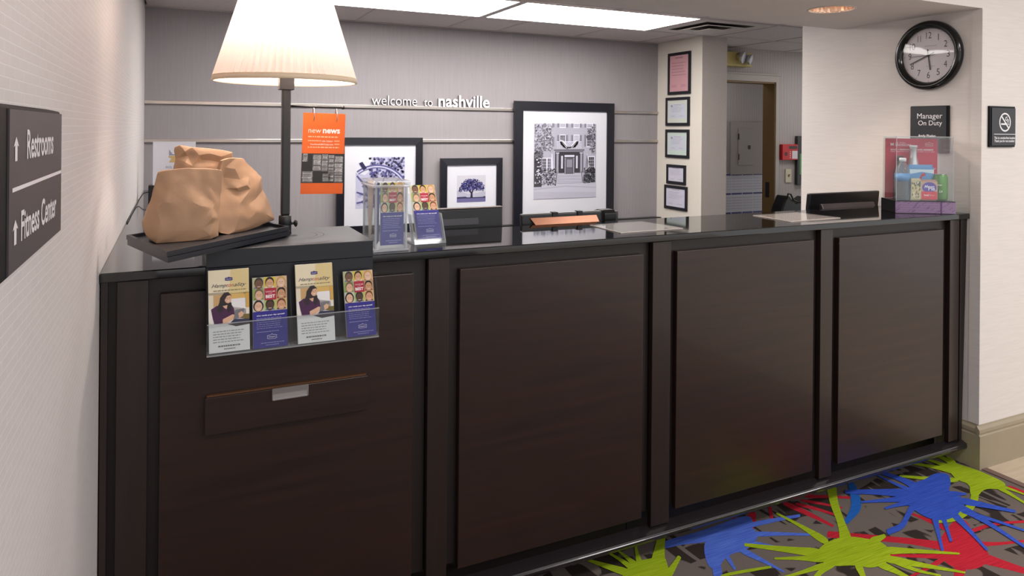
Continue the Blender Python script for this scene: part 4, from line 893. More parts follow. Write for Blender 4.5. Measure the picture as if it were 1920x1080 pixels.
# ================================================================== WALL THINGS, RIGHT
XC = XR-.001
ca, cbb, ct, cd_ = at(1679, 102, X=XC-.02), at(1804, 104, X=XC-.02), at(1742, 38.5, X=XC-.02), at(1742, 168.5, X=XC-.02)
cR = ((ca.y-cbb.y)/2+(ct.z-cd_.z)/2)/2; cY = (ca.y+cbb.y)/2; cZ = (ct.z+cd_.z)/2
ck = thing('wall_clock', (XC, cY, cZ-cR), 'round black-rimmed wall clock above the manager sign', 'clock')
Rv, Uv, Nv = Vector((0, -1, 0)), Vector((0, 0, 1)), Vector((-1, 0, 0)); cc0 = Vector((XC, cY, cZ))
mb = MB(); prof = [(cR*.97, 0), (cR, .006), (cR, .018), (cR*.97, .031), (cR*.91, .037), (cR*.85, .034), (cR*.80, .024), (cR*.775, .014)]
mb.lathe(prof, cc0, mat('glossy_black_rim', (14, 14, 17), .16), R=Rv, U=Uv, N=Nv, n=72, caps=False); mb.build('rim', ck)
mb = MB(); mb.lathe([(.0001, .010), (cR*.80, .010)], cc0, mat('clock_face_white', (214, 208, 212), .5), R=Rv, U=Uv, N=Nv, n=64, caps=False, smooth=False); mb.build('dial', ck)
q0 = cc0 + Nv*.0105; p = Print(q0-Rv*cR+Uv*cR, q0+Rv*cR+Uv*cR, q0-Rv*cR-Uv*cR)
for k in range(1, 13):
    a = math.radians(90-30*k); s_ = str(k); rr = .575; u, v = .5+.5*rr*math.cos(a), .5-.5*rr*math.sin(a)
    wv = {1: .022, 2: .052}.get(k if k in (1,) else 2); wv = .011 if k == 1 else (.046 if k < 10 else (.05 if k == 11 else .082))
    p.text(s_, u-wv/2, u+wv/2, v+.042, (60, 58, 64), 1, h=.095); p.build('numeral', ck)
    p.line(.5+.5*.73*math.cos(a), .5-.5*.73*math.sin(a), .5+.5*.755*math.cos(a), .5-.5*.755*math.sin(a), .0022, (60, 58, 64), 1); p.build('tick', ck)
p.para(.44, .62, .36, .38, 1, (150, 146, 150), 1, .4, .02); p.build('dial_print', ck); p.para(.46, .60, .655, .67, 1, (160, 156, 160), 1, .4, .02)
p.build('dial_print', ck)
def hand(deg, l0, l1, w, z, nm, col):
    a = math.radians(90-deg); d = Rv*math.cos(a)+Uv*math.sin(a); q = Rv*-math.sin(a)+Uv*math.cos(a); c = cc0+Nv*z; mb = MB()
    mb.hexa([c-d*l0-q*w/2, c+d*l1-q*w/2, c+d*l1+q*w/2, c-d*l0+q*w/2] + [x+Nv*.0008 for x in (c-d*l0-q*w/2, c+d*l1-q*w/2, c+d*l1+q*w/2, c-d*l0+q*w/2)], mat(nm+'_paint', col, .4)); mb.build(nm, ck)
hand(172, .03, cR*.43, .0058, .0125, 'hour_hand', (44, 42, 48)); hand(248, .03, cR*.60, .0048, .014, 'minute_hand', (44, 42, 48)); hand(269, .035, cR*.5, .002, .0155, 'second_hand', (60, 58, 62))
mb = MB(); mb.lathe([(.006, .010), (.006, .017), (.0001, .018)], cc0, M_blackmetal, R=Rv, U=Uv, N=Nv, n=14, caps=False); mb.build('hub', ck)
mb = MB(); mb.lathe([(.0001, .0245), (cR*.4, .0235), (cR*.792, .0205)], cc0, acrylic('clock_lens', (254, 254, 254), 0), R=Rv, U=Uv, N=Nv, n=48, caps=False); mb.build('lens', ck)
# manager sign
m0, m1, m2 = at(1707, 199.5, X=XC-.012), at(1778.5, 197.5, X=XC-.012), at(1707, 285, X=XC-.012)
sg = thing('manager_sign', (XC, (m0.y+m1.y)/2, m2.z), 'black manager on duty sign with white lettering below the clock', 'sign')
M_signblk = mat('sign_black', (34, 35, 42), .45); M_signedge = mat('sign_edge_black', (17, 17, 20), .6, spec=.2)
mb = MB(); mb.box((XC-.010, m1.y, m2.z), (XC, m0.y, m0.z), M_signedge); mb.build('backing', sg, bevel=.001)
mb = MB(); mb.box((XC-.0125, m1.y+.010, m2.z+.002), (XC-.0102, m0.y-.001, m0.z-.003), M_signblk); mb.build('plate', sg)
p = Print((XC-.0128, m0.y, m0.z), (XC-.0128, m1.y, m0.z), (XC-.0128, m0.y, m2.z))
p.text('Manager', .19, .85, .27, (240, 240, 244), 1); p.build('lettering', sg); p.text('On Duty', .22, .845, .415, (240, 240, 244), 1); p.build('lettering', sg); p.text('Andy Phelan', .22, .68, .665, (236, 236, 240), 1, bold=.015); p.build('lettering', sg)
# no-smoking sign
s0, s1, s2 = at(1857, 198.5, Y=YFR-.012), at(1904.5, 201, Y=YFR-.012), at(1857, 276, Y=YFR-.012)
ns = thing('smoke_free_sign', ((s0.x+s1.x)/2, YFR, s2.z), 'black smoke-free sign with white no smoking symbol on the lobby wall', 'sign')
mb = MB(); mb.box((s0.x, YFR-.010, s2.z), (s1.x, YFR-.0005, s0.z), M_signedge); mb.build('backing', ns, bevel=.0015)
mb = MB(); mb.box((s0.x+.012, YFR-.0125, s2.z+.008), (s1.x-.002, YFR-.0102, s0.z-.008), M_signblk); mb.build('plate', ns)
p = Print((s0.x, YFR-.0128, s0.z), (s1.x, YFR-.0128, s0.z), (s0.x, YFR-.0128, s2.z)); WH = (236, 236, 240)
p.ring(.57, .39, .036, .043, WH, 1); p.rect(.41, .415, .66, .455, WH, 1); p.rect(.69, .415, .72, .455, WH, 1)
for (a, b, c, d) in [(.66, .40, .66, .35), (.66, .35, .58, .33), (.58, .33, .60, .27), (.60, .27, .66, .26), (.71, .40, .71, .34), (.71, .34, .64, .30)]: p.line(a, b, c, d, .004, WH, 1)
dd = .030; p.line(.57-dd/p.w, .39-dd/p.h, .57+dd/p.w, .39+dd/p.h, .0075, WH, 3); p.build('no_smoking_symbol', ns)
p.rect(.14, .675, .98, .688, WH, 1); p.build('dividing_bar', ns); p.text('This is a smoke-free location', .15, .975, .80, WH, 1, h=.058, bold=.02); p.build('lettering', ns); p.text('Thank you for not smoking', .16, .955, .875, WH, 1, h=.058, bold=.02); p.build('lettering', ns)
# left wall direction sign
XS = XL+.001
rs = thing('direction_sign', (XS, 1.0, 1.34), 'large dark restrooms and fitness center sign with arrows on patterned wall', 'sign')
d0, d1, d2 = at(18.6, 204, X=XL+.022), at(115.8, 213.8, X=XL+.022), at(18.3, 516.5, X=XL+.022)
yA, yB_, zA, zB = d0.y, d1.y, d0.z, d2.z
mb = MB(); b0 = .62
mb.hexa([(XS, b0, zB-.006), (XS+.019, b0, zB-.003), (XS+.019, yB_-.001, zB-.003), (XS, yB_+.004, zB-.006), (XS, b0, zA+.007), (XS+.019, b0, zA+.003), (XS+.019, yB_-.001, zA+.003), (XS, yB_+.004, zA+.007)], M_signedge); mb.build('backing', rs, bevel=.002)
mb = MB(); mb.box((XS+.0191, yA, zB), (XS+.021, yB_, zA), mat('sign_plate_grey', (70, 64, 67), .5)); mb.build('plate', rs)
XP_ = XS+.0213
p = Print((XP_, yA, zA), (XP_, yB_, zA), (XP_, yA, zB)); WH2 = (224, 220, 222)
def uv(x, y): q = at(x, y, X=XP_); return ((q.y-yA)/(yB_-yA), (zA-q.z)/(zA-zB))
def arrow(x, yt, yb):
    u, v0 = uv(x, yt); _, v1 = uv(x, yb); k = .04; p.poly([(u-k*.42, v1), (u+k*.42, v1), (u+k*.42, v0+.055), (u+k, v0+.065), (u, v0), (u-k, v0+.065), (u-k*.42, v0+.055)], WH2, 1)
arrow(30.5, 256, 302); p.build('arrow', rs); arrow(28.5, 412, 459); p.build('arrow', rs)
u0, v0 = uv(50.5, 295.5); u1, v1 = uv(99.5, 287); p.text('Restrooms', u0, u1, (v0+v1)/2, WH2, 1, h=.190, bold=.02); p.build('lettering', rs)
u0, v0 = uv(39, 449.5); u1, v1 = uv(104.8, 404); p.text('Fitness Center', u0, u1, (v0+v1)/2, WH2, 1, h=.190, bold=.02); p.build('lettering', rs)
ub, vb = uv(22.8, 361.5); ut, vt = uv(22.8, 353.5); p.rect(ub, vt, .985, vb, WH2, 1)
p.build('dividing_bar', rs)
# recessed downlight in the soffit
dl = thing('downlight', (2.69, 2.287, ZSOF-.002), 'recessed round ceiling downlight with copper reflector above the counter', 'downlight')
mb = MB(); mb.lathe([(.104, -.0002), (.104, -.003), (.096, -.004), (.0935, .001), (.0935, .004)], (DLX, DLY, ZSOF), mat('downlight_trim', (220, 206, 196), .4), n=48, caps=False); mb.build('trim_ring', dl)
mb = MB(); M_refl = mat('copper_reflector', (240, 206, 180), .18, metal=1); n = 56
for k in range(n):
    q = lambda r, z, j: (DLX+r*(1+(.025 if j % 2 else 0))*math.cos(2*math.pi*j/n), DLY+r*(1+(.025 if j % 2 else 0))*math.sin(2*math.pi*j/n), ZSOF+z)
    for (r0, z0, r1, z1) in ((.0905, .002, .082, .06), (.082, .06, .05, .12)): mb.face([q(r0, z0, k), q(r0, z0, k+1), q(r1, z1, k+1), q(r1, z1, k)], M_refl)
mb.build('reflector', dl)
mb = MB(); mb.lathe([(.05, .121), (.03, .112), (.0001, .108)], (DLX, DLY, ZSOF), mat('downlight_bulb', (255, 236, 214), .4, emit=(255, 216, 178), es=5), n=24, caps=False); mb.build('bulb', dl)
sp = bpy.data.lights.new('downlight_beam', 'SPOT'); sp.energy = 22; sp.color = (1, .82, .66); sp.spot_size = math.radians(110); sp.spot_blend = .7; sp.shadow_soft_size = .06
so = bpy.data.objects.new('downlight_beam', sp); COL.objects.link(so); so.location = (DLX, DLY, ZSOF+.085)
# ================================================================== OFFICE CEILING THINGS
def troffer(x0, x1, label):
    t = thing('ceiling_light', ((x0+x1)/2, (LY[0]+LY[1])/2, ZCEIL), label, 'ceiling light', 'ceiling panel lights')
    mb = MB(); mb.box((x0, LY[0], ZCEIL+.001), (x1, LY[1], ZCEIL+.006), mat('light_diffuser', (250, 248, 246), .5, emit=(255, 249, 244), es=10)); mb.build('diffuser', t)
    mb = MB(); w = .014
    for a in ((x0-w, LY[0]-w*0, x0-.0005, LY[1]), (x1+.0005, LY[0], x1+w, LY[1])): mb = MB(); mb.box((a[0], a[1], ZCEIL-.001), (a[2], a[3], ZCEIL+.012), M_grid); mb.build('frame_bar', t)
    return t
troffer(XA[0], XA[1], 'lit rectangular ceiling panel light partly behind the lamp shade'); troffer(LX[0], LX[1], 'lit rectangular ceiling panel light beside the air vent')
vt_ = thing('air_vent', ((VX[0]+VX[1])/2, 3.7, ZCEIL-.012), 'square white stepped ceiling air vent beside the panel light', 'vent')
M_vent = mat('vent_paint', (214, 208, 205), .5); M_ventd = mat('vent_throat', (60, 52, 49), .8)
x0, x1, y0, y1 = VX[0], VX[1], LY[0]+.002, LY[1]-.002
mb = MB(); mb.box((x0, y0, ZCEIL+.006), (x1, y1, ZCEIL+.02), M_ventd); mb.build('throat', vt_)
for k, (ins, z0, wd_) in enumerate([(0, .0015, .085), (.105, -.010, .075), (.205, -.018, 0)]):
    mb = MB(); a0, a1, b0, b1 = x0+ins, x1-ins, y0+ins, y1-ins; I = wd_
    if k < 2:
        o_ = [(a0, b0), (a1, b0), (a1, b1), (a0, b1)]; n_ = [(a0+I, b0+I), (a1-I, b0+I), (a1-I, b1-I), (a0+I, b1-I)]; up = .003 if k == 0 else .010
        for i in range(4):
            j = (i+1) % 4; lo = [Vector((*o_[i], ZCEIL+z0)), Vector((*o_[j], ZCEIL+z0)), Vector((*n_[j], ZCEIL+z0+up)), Vector((*n_[i], ZCEIL+z0+up))]; mb.hexa(lo + [q+Vector((0, 0, .002)) for q in lo], M_vent)
        mb.build('louver' if k else 'frame', vt_)
    else:
        mb.box((a0, b0, ZCEIL+z0), (a1, b1, ZCEIL+z0+.004), M_vent); mb.build('centre_plate', vt_)
# ================================================================== BACK WALL
wl = thing('wall_lettering', (at(800, 200, Y=YB).x, YB-.02, 1.6475), 'raised white welcome to nashville letters standing on the upper metal rail', 'lettering')
M_letter = mat('white_letter_acrylic', (236, 234, 238), .4); M_letters = mat('letter_side_grey', (70, 66, 70), .5)
def letters(s, xa, xb, bold, capz):
    vs, fs = textgeo(s, bold, 0, 1); x0 = min(v.x for v in vs); x1 = max(v.x for v in vs); k = (xb-xa)/(x1-x0)
    par = list(range(len(vs)))
    def fnd(i):
        while par[i] != i: par[i] = par[par[i]]; i = par[i]
        return i
    for f in fs:
        for i in f[1:]: par[fnd(i)] = fnd(f[0])
    comp = {}
    for i in range(len(vs)): comp.setdefault(fnd(i), []).append(i)
    items = sorted(([min(vs[i].x for i in c), max(vs[i].x for i in c), set(c)] for c in comp.values()), key=lambda q: q[0]); grp = []
    for it in items:
        if grp and it[0] < grp[-1][1]-.02: grp[-1][1] = max(grp[-1][1], it[1]); grp[-1][2] |= it[2]
        else: grp.append(it)
    for g in grp:
        ids = sorted(g[2]); mp = {i: n for n, i in enumerate(ids)}; ff = [[mp[i] for i in f] for f in fs if f[0] in g[2]]
        P = [Vector((xa+(vs[i].x-x0)*k, YB-.018, 1.6485+vs[i].y*k*capz)) for i in ids]
        mb = MB(); mb.raw(P, ff, M_letter); mb.raw([q+Vector((0, .017, 0)) for q in P], [f[::-1] for f in ff], M_letters)
        ed = {}
        for f in ff:
            for a, b in zip(f, f[1:]+f[:1]): ed[(a, b)] = 1
        side = [(a, a, b, b) for (a, b) in ed if (b, a) not in ed]; n = len(P)
        mb.raw(P+[q+Vector((0, .017, 0)) for q in P], [(b, a, a+n, b+n) for a, _, b, _ in side], M_letters); mb.build('letter', wl)
wx = lambda x: at(x, 200, Y=YB-.018).x
letters('welcome', wx(697), wx(782), -.004, 1.12); letters('to', wx(795), wx(811), -.004, 1.12); letters('nashville', wx(822), wx(918), .022, 1.0)
def picture(TL, TR, ztop, zbot, yface, fw, art, label, name='framed_picture', mat_in=(.2, .2, .2, .2), tilt=.0, fd=.025):
    """frame standing on the ledge, leaning on the wall; mat_in = share of the glass taken by the mat on left, right, top, bottom"""
    x0, x1 = TL, TR; t = thing(name, ((x0+x1)/2, yface+fd, zbot), label, 'picture', 'framed pictures on the back wall ledge')
    def Q(x, z, d): return Vector((x, yface - tilt*(ztop-z) + d, z))
    mb = MB()
    o_ = [(x0, zbot), (x1, zbot), (x1, ztop), (x0, ztop)]; i_ = [(x0+fw, zbot+fw), (x1-fw, zbot+fw), (x1-fw, ztop-fw), (x0+fw, ztop-fw)]
    for a in range(4):
        b = (a+1) % 4
        f = [Q(*o_[a], .004), Q(*o_[b], .004), Q(*i_[b], 0), Q(*i_[a], 0)]; bk = [Q(*o_[a], fd), Q(*o_[b], fd), Q(*i_[b], fd), Q(*i_[a], fd)]
        mb.raw(f+bk, [(0, 1, 2, 3), (7, 6, 5, 4), (4, 5, 1, 0), (5, 6, 2, 1), (6, 7, 3, 2), (7, 4, 0, 3)], M_frame)
    mb.build('frame', t)
    mb = MB(); mb.hexa([Q(x0+fw, zbot+fw, .010), Q(x1-fw, zbot+fw, .010), Q(x1-fw, zbot+fw, .014), Q(x0+fw, zbot+fw, .014), Q(x0+fw, ztop-fw, .010), Q(x1-fw, ztop-fw, .010), Q(x1-fw, ztop-fw, .014), Q(x0+fw, ztop-fw, .014)], M_matb); mb.build('mat_board', t)
    gw, gh = x1-x0-2*fw, ztop-zbot-2*fw; l, r, tp, bt = mat_in
    p = Print(Q(x0+fw+gw*l, ztop-fw-gh*tp, .0096), Q(x1-fw-gw*r, ztop-fw-gh*tp, .0096), Q(x0+fw+gw*l, zbot+fw+gh*bt, .0096)); art(p); p.build('print', t)
    mb = MB(); mb.face([Q(x0+fw, zbot+fw, .0045), Q(x1-fw, zbot+fw, .0045), Q(x1-fw, ztop-fw, .0045), Q(x0+fw, ztop-fw, .0045)], M_glass); mb.build('glass', t)
    return t
YPIC = YB-.045
def wheel_art(p):
    p.rect(0, 0, 1, 1, (196, 196, 222), 1); p.poly([(.0, 0), (.3, 0), (.36, .2), (.18, .35), (0, .30)][::-1], (226, 228, 240), 2)
    rd = random.Random(2)
    for k in range(150):
        u, v = rd.uniform(.28, 1), rd.uniform(0, .42); g = rd.choice([(58, 56, 104), (84, 84, 140), (120, 120, 168), (40, 38, 78), (150, 150, 190)]); p.ell(min(u, .97), max(v, .03), .028, .026, g, 2+k % 4, 7, rd.random())
    for k in range(60): p.ell(rd.uniform(.05, .95), rd.uniform(.5, .97), .045, .03, rd.choice([(150, 150, 190), (176, 178, 208), (110, 112, 160), (206, 206, 226)]), 2+k % 3, 8)
    p.ring(.42, .82, .200, .225, (92, 92, 150), 8, 120, clip=True); p.ring(.42, .82, .206, .215, (206, 206, 232), 9, 120, clip=True)
    p.ring(.42, .82, .0, .035, (66, 64, 116), 10, 16)
    for k in range(12):
        a = math.radians(k*30+10); rr = min(.2, *(q for q in ((.56 if math.cos(a) > 0 else .40)*p.w/abs(math.cos(a)), (.80 if math.sin(a) > 0 else .16)*p.h/abs(math.sin(a))))); p.line(.42, .82, .42+rr/p.w*math.cos(a), .82-rr/p.h*math.sin(a), .010, (84, 84, 140), 8)
    p.poly([(.06, .12), (.13, .09), (.22, .22), (.15, .26)][::-1], (44, 42, 84), 11)
def tree_art(p):
    p.rect(0, 0, 1, .84, (208, 208, 218), 1); p.poly([(0, .55), (.4, .7), (1, .62), (1, .84), (0, .84)][::-1], (188, 188, 206), 2); p.rect(0, .82, 1, 1, (112, 110, 158), 3); p.poly([(0, .80), (.3, .79), (.35, .82), (.9, .82), (.95, .79), (1, .81), (1, .86), (0, .86)][::-1], (60, 58, 96), 4)
    p.poly([(.46, .84), (.48, .68), (.36, .52), (.40, .51), (.50, .62), (.55, .50), (.60, .50), (.54, .68), (.55, .84)][::-1], (46, 42, 72), 5)
    rd = random.Random(4)
    for k in range(420):
        a = rd.uniform(0, math.pi); r = math.sqrt(rd.random()); u, v = .52+.44*r*math.cos(a), .50-.40*r*math.sin(a)+rd.uniform(0, .12)
        p.ell(u, v, .026, .024, rd.choice([(58, 54, 118), (76, 72, 142), (46, 44, 92), (94, 92, 160), (70, 66, 126), (150, 150, 190)]), 6+k % 5, 6, rd.random()*3)
def mansion_art(p):
    G = lambda g: (g, g, min(255, int(g*1.06)+6))
    p.rect(0, 0, 1, 1, G(186), 1)
    for k in range(26): p.rect(0, k*.022, 1, k*.022+.0035, G(170), 2)
    rd = random.Random(8)
    def window(u0, v0, u1, v1, sh=True, dark=60):
        p.rect(u0-.012, v0-.012, u1+.012, v1+.014, G(236), 3); p.rect(u0, v0, u1, v1, G(dark), 4)
        for i in range(1, 3): p.rect(u0+(u1-u0)*i/3-.002, v0, u0+(u1-u0)*i/3+.002, v1, G(228), 5)
        for i in range(1, 4): p.rect(u0, v0+(v1-v0)*i/4-.002, u1, v0+(v1-v0)*i/4+.002, G(228), 5)
        if sh:
            for a, b in ((u0-.05, u0-.014), (u1+.014, u1+.05)): p.rect(a, v0-.005, b, v1+.005, G(134), 4)
    for a, b in ((.20, .265), (.41, .485), (.635, .71), (.85, .93)): window(a, .0, b, .042, True, 150)
    window(.185, .18, .265, .30); window(.41, .155, .485, .25); window(.635, .155, .71, .25, True, 180); window(.85, .15, .92, .30)
    window(.13, .465, .19, .62, False, 50); window(.215, .465, .26, .62, False, 50); window(.88, .45, .965, .62, False, 50)
    # balcony and bunting
    p.rect(.355, .235, .755, .245, G(236), 6)
    for k in range(26): p.rect(.36+k*.0155, .245, .365+k*.0155, .335, G(226), 6)
    for k in range(40):
        a = math.pi*k/39; u = .555-.135*math.cos(a); v = .235+.085*math.sin(a); p.ell(u, v, .022, .020, G(rd.choice([240, 236, 200, 120, 230])), 7+k % 2, 8)
    p.poly([(.42, .225), (.45, .22), (.53, .30), (.51, .325)][::-1], G(240), 9); p.poly([(.69, .225), (.66, .22), (.58, .30), (.60, .325)][::-1], G(240), 9)
    p.line(.43, .235, .52, .315, .006, G(110), 10); p.line(.68, .235, .59, .315, .006, G(110), 10)
    # portico
    p.rect(.31, .345, .805, .36, G(90), 8); p.rect(.325, .36, .79, .375, G(150), 8); p.rect(.33, .375, .785, .66, G(58), 8)
    for a in (.35, .735): p.rect(a, .39, a+.035, .66, G(168), 10); p.rect(a-.01, .385, a+.045, .398, G(214), 11)
    p.rect(.48, .42, .64, .445, G(226), 10); p.rect(.425, .43, .455, .60, G(214), 10); p.rect(.665, .43, .695, .60, G(214), 10)
    p.rect(.48, .455, .64, .675, G(92), 10); p.rect(.515, .48, .605, .585, G(150), 11); p.rect(.515, .60, .605, .665, G(104), 11); p.rect(.485, .455, .495, .67, G(190), 11); p.rect(.625, .455, .635, .67, G(190), 11)
    for k in range(6):
        v = .675+k*.021; e = k*.006; p.rect(.365-e, v, .755+e, v+.021, G(206-(k % 2)*4), 12); p.rect(.365-e, v+.015, .755+e, v+.021, G(140), 13)
    p.line(.36, .64, .345, .79, .004, G(50), 14); p.line(.755, .64, .775, .79, .004, G(50), 14)
    # street, shrubs, trees
    p.poly([(0, .83), (.32, .80), (1, .80), (1, 1), (0, 1)][::-1], G(200), 12); p.poly([(0, .86), (.5, .83), (1, .86), (1, .875), (.5, .845), (0, .88)][::-1], G(182), 13); p.poly([(0, .90), (1, .93), (1, 1), (0, 1)][::-1], G(190), 13)
    def leaves(n, u0, u1, v0, v1, cols, s=.011, l0=14):
        for k in range(int(n*2.2)): p.ell(rd.uniform(u0, u1), rd.uniform(v0, v1), s, s*.85, G(rd.choice(cols)), l0+k % 5, 6, rd.random()*3)
    leaves(150, .015, .28, .015, .36, [96, 120, 140, 160, 190, 210, 130]); leaves(40, .015, .14, .36, .45, [80, 100, 130])
    leaves(80, .89, .985, .02, .40, [70, 100, 130, 180, 200]); leaves(20, .84, .9, .06, .2, [70, 110, 190])
    p.rect(0, .385, .12, .84, G(64), 13); leaves(60, .02, .11, .46, .80, [60, 90, 200, 230, 40]); leaves(120, .12, .34, .60, .82, [50, 70, 90, 120, 180, 220]); leaves(130, .80, .98, .60, .79, [26, 36, 56, 80, 130]); leaves(40, .79, .90, .72, .80, [80, 100, 120])
    p.poly([(.27, .40), (.285, .40), (.30, .60), (.275, .62)][::-1], G(230), 20); p.poly([(.845, .39), (.86, .45), (.89, .58), (.82, .63), (.81, .60)][::-1], G(222), 20)
    for k in range(5): p.line(.842+.006*k, .42+.02*k, .815+.012*k, .62-.006*k, .004, G(110), 21)
xx = lambda x, y=300: at(x, y, Y=YPIC).x
zz = lambda x, y: at(x, y, Y=YPIC).z
zl_ = ZLEDGE+.0125
picture(xx(632), xx(793), zz(715, 258), zl_, YPIC, .048, wheel_art, 'black framed picture with wagon wheel print behind the acrylic tower', mat_in=(.155, .155, .15, .21))
picture(xx(827), xx(943), zz(885, 296.5), zl_, YPIC, .046, tree_art, 'small black framed picture of a single purple tree', mat_in=(.20, .22, .19, .33))
picture(xx(965), xx(1152), zz(1058, 191.5), zl_, YPIC, .066, mansion_art, 'largest black framed picture, showing a brick mansion entrance with bunting', mat_in=(.13, .13, .125, .145))
# ---- certificates on the column
def cert(TLp, TRp, BLp, BRp, paper, mcol, ins, label, seed, seal=True):
    XQ = XCOL-.012
    q = [at(*p_, X=XQ) for p_ in (TLp, TRp, BLp, BRp)]; y0_, y1_ = (q[0].y+q[2].y)/2, (q[1].y+q[3].y)/2; z1_, z0_ = (q[0].z+q[1].z)/2, (q[2].z+q[3].z)/2
    t = thing('framed_certificate', (XCOL, (y0_+y1_)/2, z0_), label, 'certificate', 'certificates on the column'); fw = .022
    mb = MB(); xf, xk = XQ, XCOL-.0005
    for a in ((y0_, y1_, z0_, z0_+fw), (y0_, y1_, z1_-fw, z1_), (y0_, y0_-fw, z0_+fw, z1_-fw), (y1_+fw, y1_, z0_+fw, z1_-fw)): mb.box((xf, a[0], a[2]), (xk, a[1], a[3]), M_frame)
    mb.build('frame', t)
    mb = MB(); mb.box((xf+.005, y1_+fw, z0_+fw), (xf+.008, y0_-fw, z1_-fw), pm(mcol)); mb.build('mat_board', t)
    p = Print((xf+.0047, y0_-fw, z1_-fw), (xf+.0047, y1_+fw, z1_-fw), (xf+.0047, y0_-fw, z0_+fw))
    l, r, tp, bt = ins; p.rect(l, tp, 1-r, 1-bt, paper, 1); w = 1-l-r; h = 1-tp-bt; dk = tuple(int(c*.72) for c in paper)
    p.para(l+w*.3, 1-r-w*.3, tp+h*.05, tp+h*.11, 1, dk, 2, .6, .02, seed); p.para(l+w*.12, 1-r-w*.1, tp+h*.2, tp+h*.62, 5, dk, 2, .2, .4, seed); p.para(l+w*.1, l+w*.4, tp+h*.82, tp+h*.9, 2, dk, 2, .3, .2, seed); p.para(l+w*.6, l+w*.88, tp+h*.82, tp+h*.9, 2, dk, 2, .3, .2, seed)
    if seal: p.ell(l+w*.14, tp+h*.14, .05, .05, dk, 2, 12)
    p.build('print', t)
    mb = MB(); mb.face([(xf+.002, y0_-fw, z0_+fw), (xf+.002, y1_+fw, z0_+fw), (xf+.002, y1_+fw, z1_-fw), (xf+.002, y0_-fw, z1_-fw)], M_glass); mb.build('glass', t)
    return t
cert((1251.5, 100), (1294, 96), (1252, 178), (1293.5, 175.5), (214, 164, 172), (214, 164, 172), (.0, .0, 0, 0), 'pink permit in a thick black frame, topmost on the column', 1, False)
cert((1247, 183.5), (1292, 181), (1248, 235.5), (1291.5, 236), (206, 210, 224), (212, 216, 208), (.1, .08, .17, .20), 'certificate with pale grey mat directly under the pink permit', 2)
cert((1247, 242.5), (1291, 243), (1247, 295), (1290.5, 297), (206, 210, 224), (206, 222, 214), (.12, .08, .16, .20), 'certificate with pale green mat, third down on the column', 3)
cert((1249, 308.5), (1285, 309.5), (1249, 345), (1284, 346), (214, 212, 228), (214, 212, 228), (.0, .0, 0, 0), 'small black framed white certificate, fourth down on the column', 4, False)
cert((1244.5, 347.5), (1287.5, 349), (1245.5, 391.5), (1287, 395), (214, 212, 230), (214, 212, 230), (.0, .0, 0, 0), 'black framed white notice, lowest on the column', 5, False)
# ---- plaque on the return counter
pq0, pq1, pq2 = at(287, 265.5, Y=3.84), at(367, 265.5, Y=3.84), at(286.5, 347.5, Y=3.84)
pq = thing('logo_plaque', ((pq0.x+pq1.x)/2, 3.86, ZC), 'white plaque with gold emblem on black stand behind the paper bags', 'plaque')
mb = MB(); quadbox(mb, pq0, (pq1.x, 3.84, pq0.z), (pq0.x, 3.84, pq2.z), .006, mat('white_plaque', (226, 228, 238), .35)); mb.build('plate', pq)
p = Print((pq0.x, 3.8396, pq0.z), (pq1.x, 3.8396, pq0.z), (pq0.x, 3.8396, pq2.z)); 
p.poly([(.37, .18), (.40, .22), (.46, .29), (.54, .29), (.60, .22), (.63, .18), (.63, .32), (.37, .32)][::-1], (150, 156, 172), 1); p.poly([(.36, .33), (.64, .33), (.64, .36), (.57, .39), (.63, .48), (.37, .48), (.43, .39), (.36, .36)][::-1], (206, 176, 112), 1)
p.text('HILTON', .30, .70, .62, (120, 122, 134), 1, space=1.2); p.build('printed_face', pq)
mb = MB(); k0 = at(278, 347, Y=3.835).x; mb.box((k0, 3.832, ZC+.0006), (pq1.x-.03, 3.90, pq2.z+.0), M_blackplastic); mb.build('stand', pq, bevel=.003)
pts = [(k0+.003, 3.85, ZC+.045), (k0-.02, 3.835, ZC+.04), (XL+.012, 3.76, ZC+.016), (XL+.006, 3.6, ZC+.004), (XL+.005, 3.3, ZC+.003), (XL+.005, 3.0, ZC+.003)]
mb = MB(); mb.tube(pts, .0022, M_blackplastic, 6); tag(mb.build('power_cord'), 'thin black cord running along the patterned wall from the plaque stand', 'cord')
# ================================================================== CORRIDOR THINGS
yq = YW-.002
def wq(x, y, Y=None): return at(x, y, Y=Y or yq)
a, b = wq(1461.5, 270.5), wq(1490, 299.5)
fp = thing('fire_panel', ((a.x+b.x)/2, yq, b.z), 'red fire alarm panel on striped wall beside the door frame', 'alarm')
mb = MB(); mb.box((a.x, yq-.035, b.z), (b.x, yq, a.z), mat('fire_red', (196, 34, 40), .4)); mb.build('case', fp, bevel=.004)
p = Print((a.x, yq-.0355, a.z), (b.x, yq-.0355, a.z), (a.x, yq-.0355, b.z)); p.rect(.42, .10, .95, .30, (60, 44, 48), 1); p.rect(.62, .42, .97, .92, (222, 214, 220), 1); p.rect(.14, .5, .32, .72, (80, 30, 30), 1)
for k in range(4): p.ell(.5, .48+.12*k, .035, .035, (226, 200, 200), 1, 8)
p.build('printed_face', fp)
a, b = wq(1472, 317), wq(1483, 342)
sw = thing('light_switch', ((a.x+b.x)/2, yq, b.z), 'ivory light switch below the red fire panel', 'switch')
mb = MB(); mb.box((a.x, yq-.008, b.z), (b.x, yq, a.z), mat('ivory_plastic', (206, 198, 172), .4)); mb.build('plate', sw, bevel=.002)
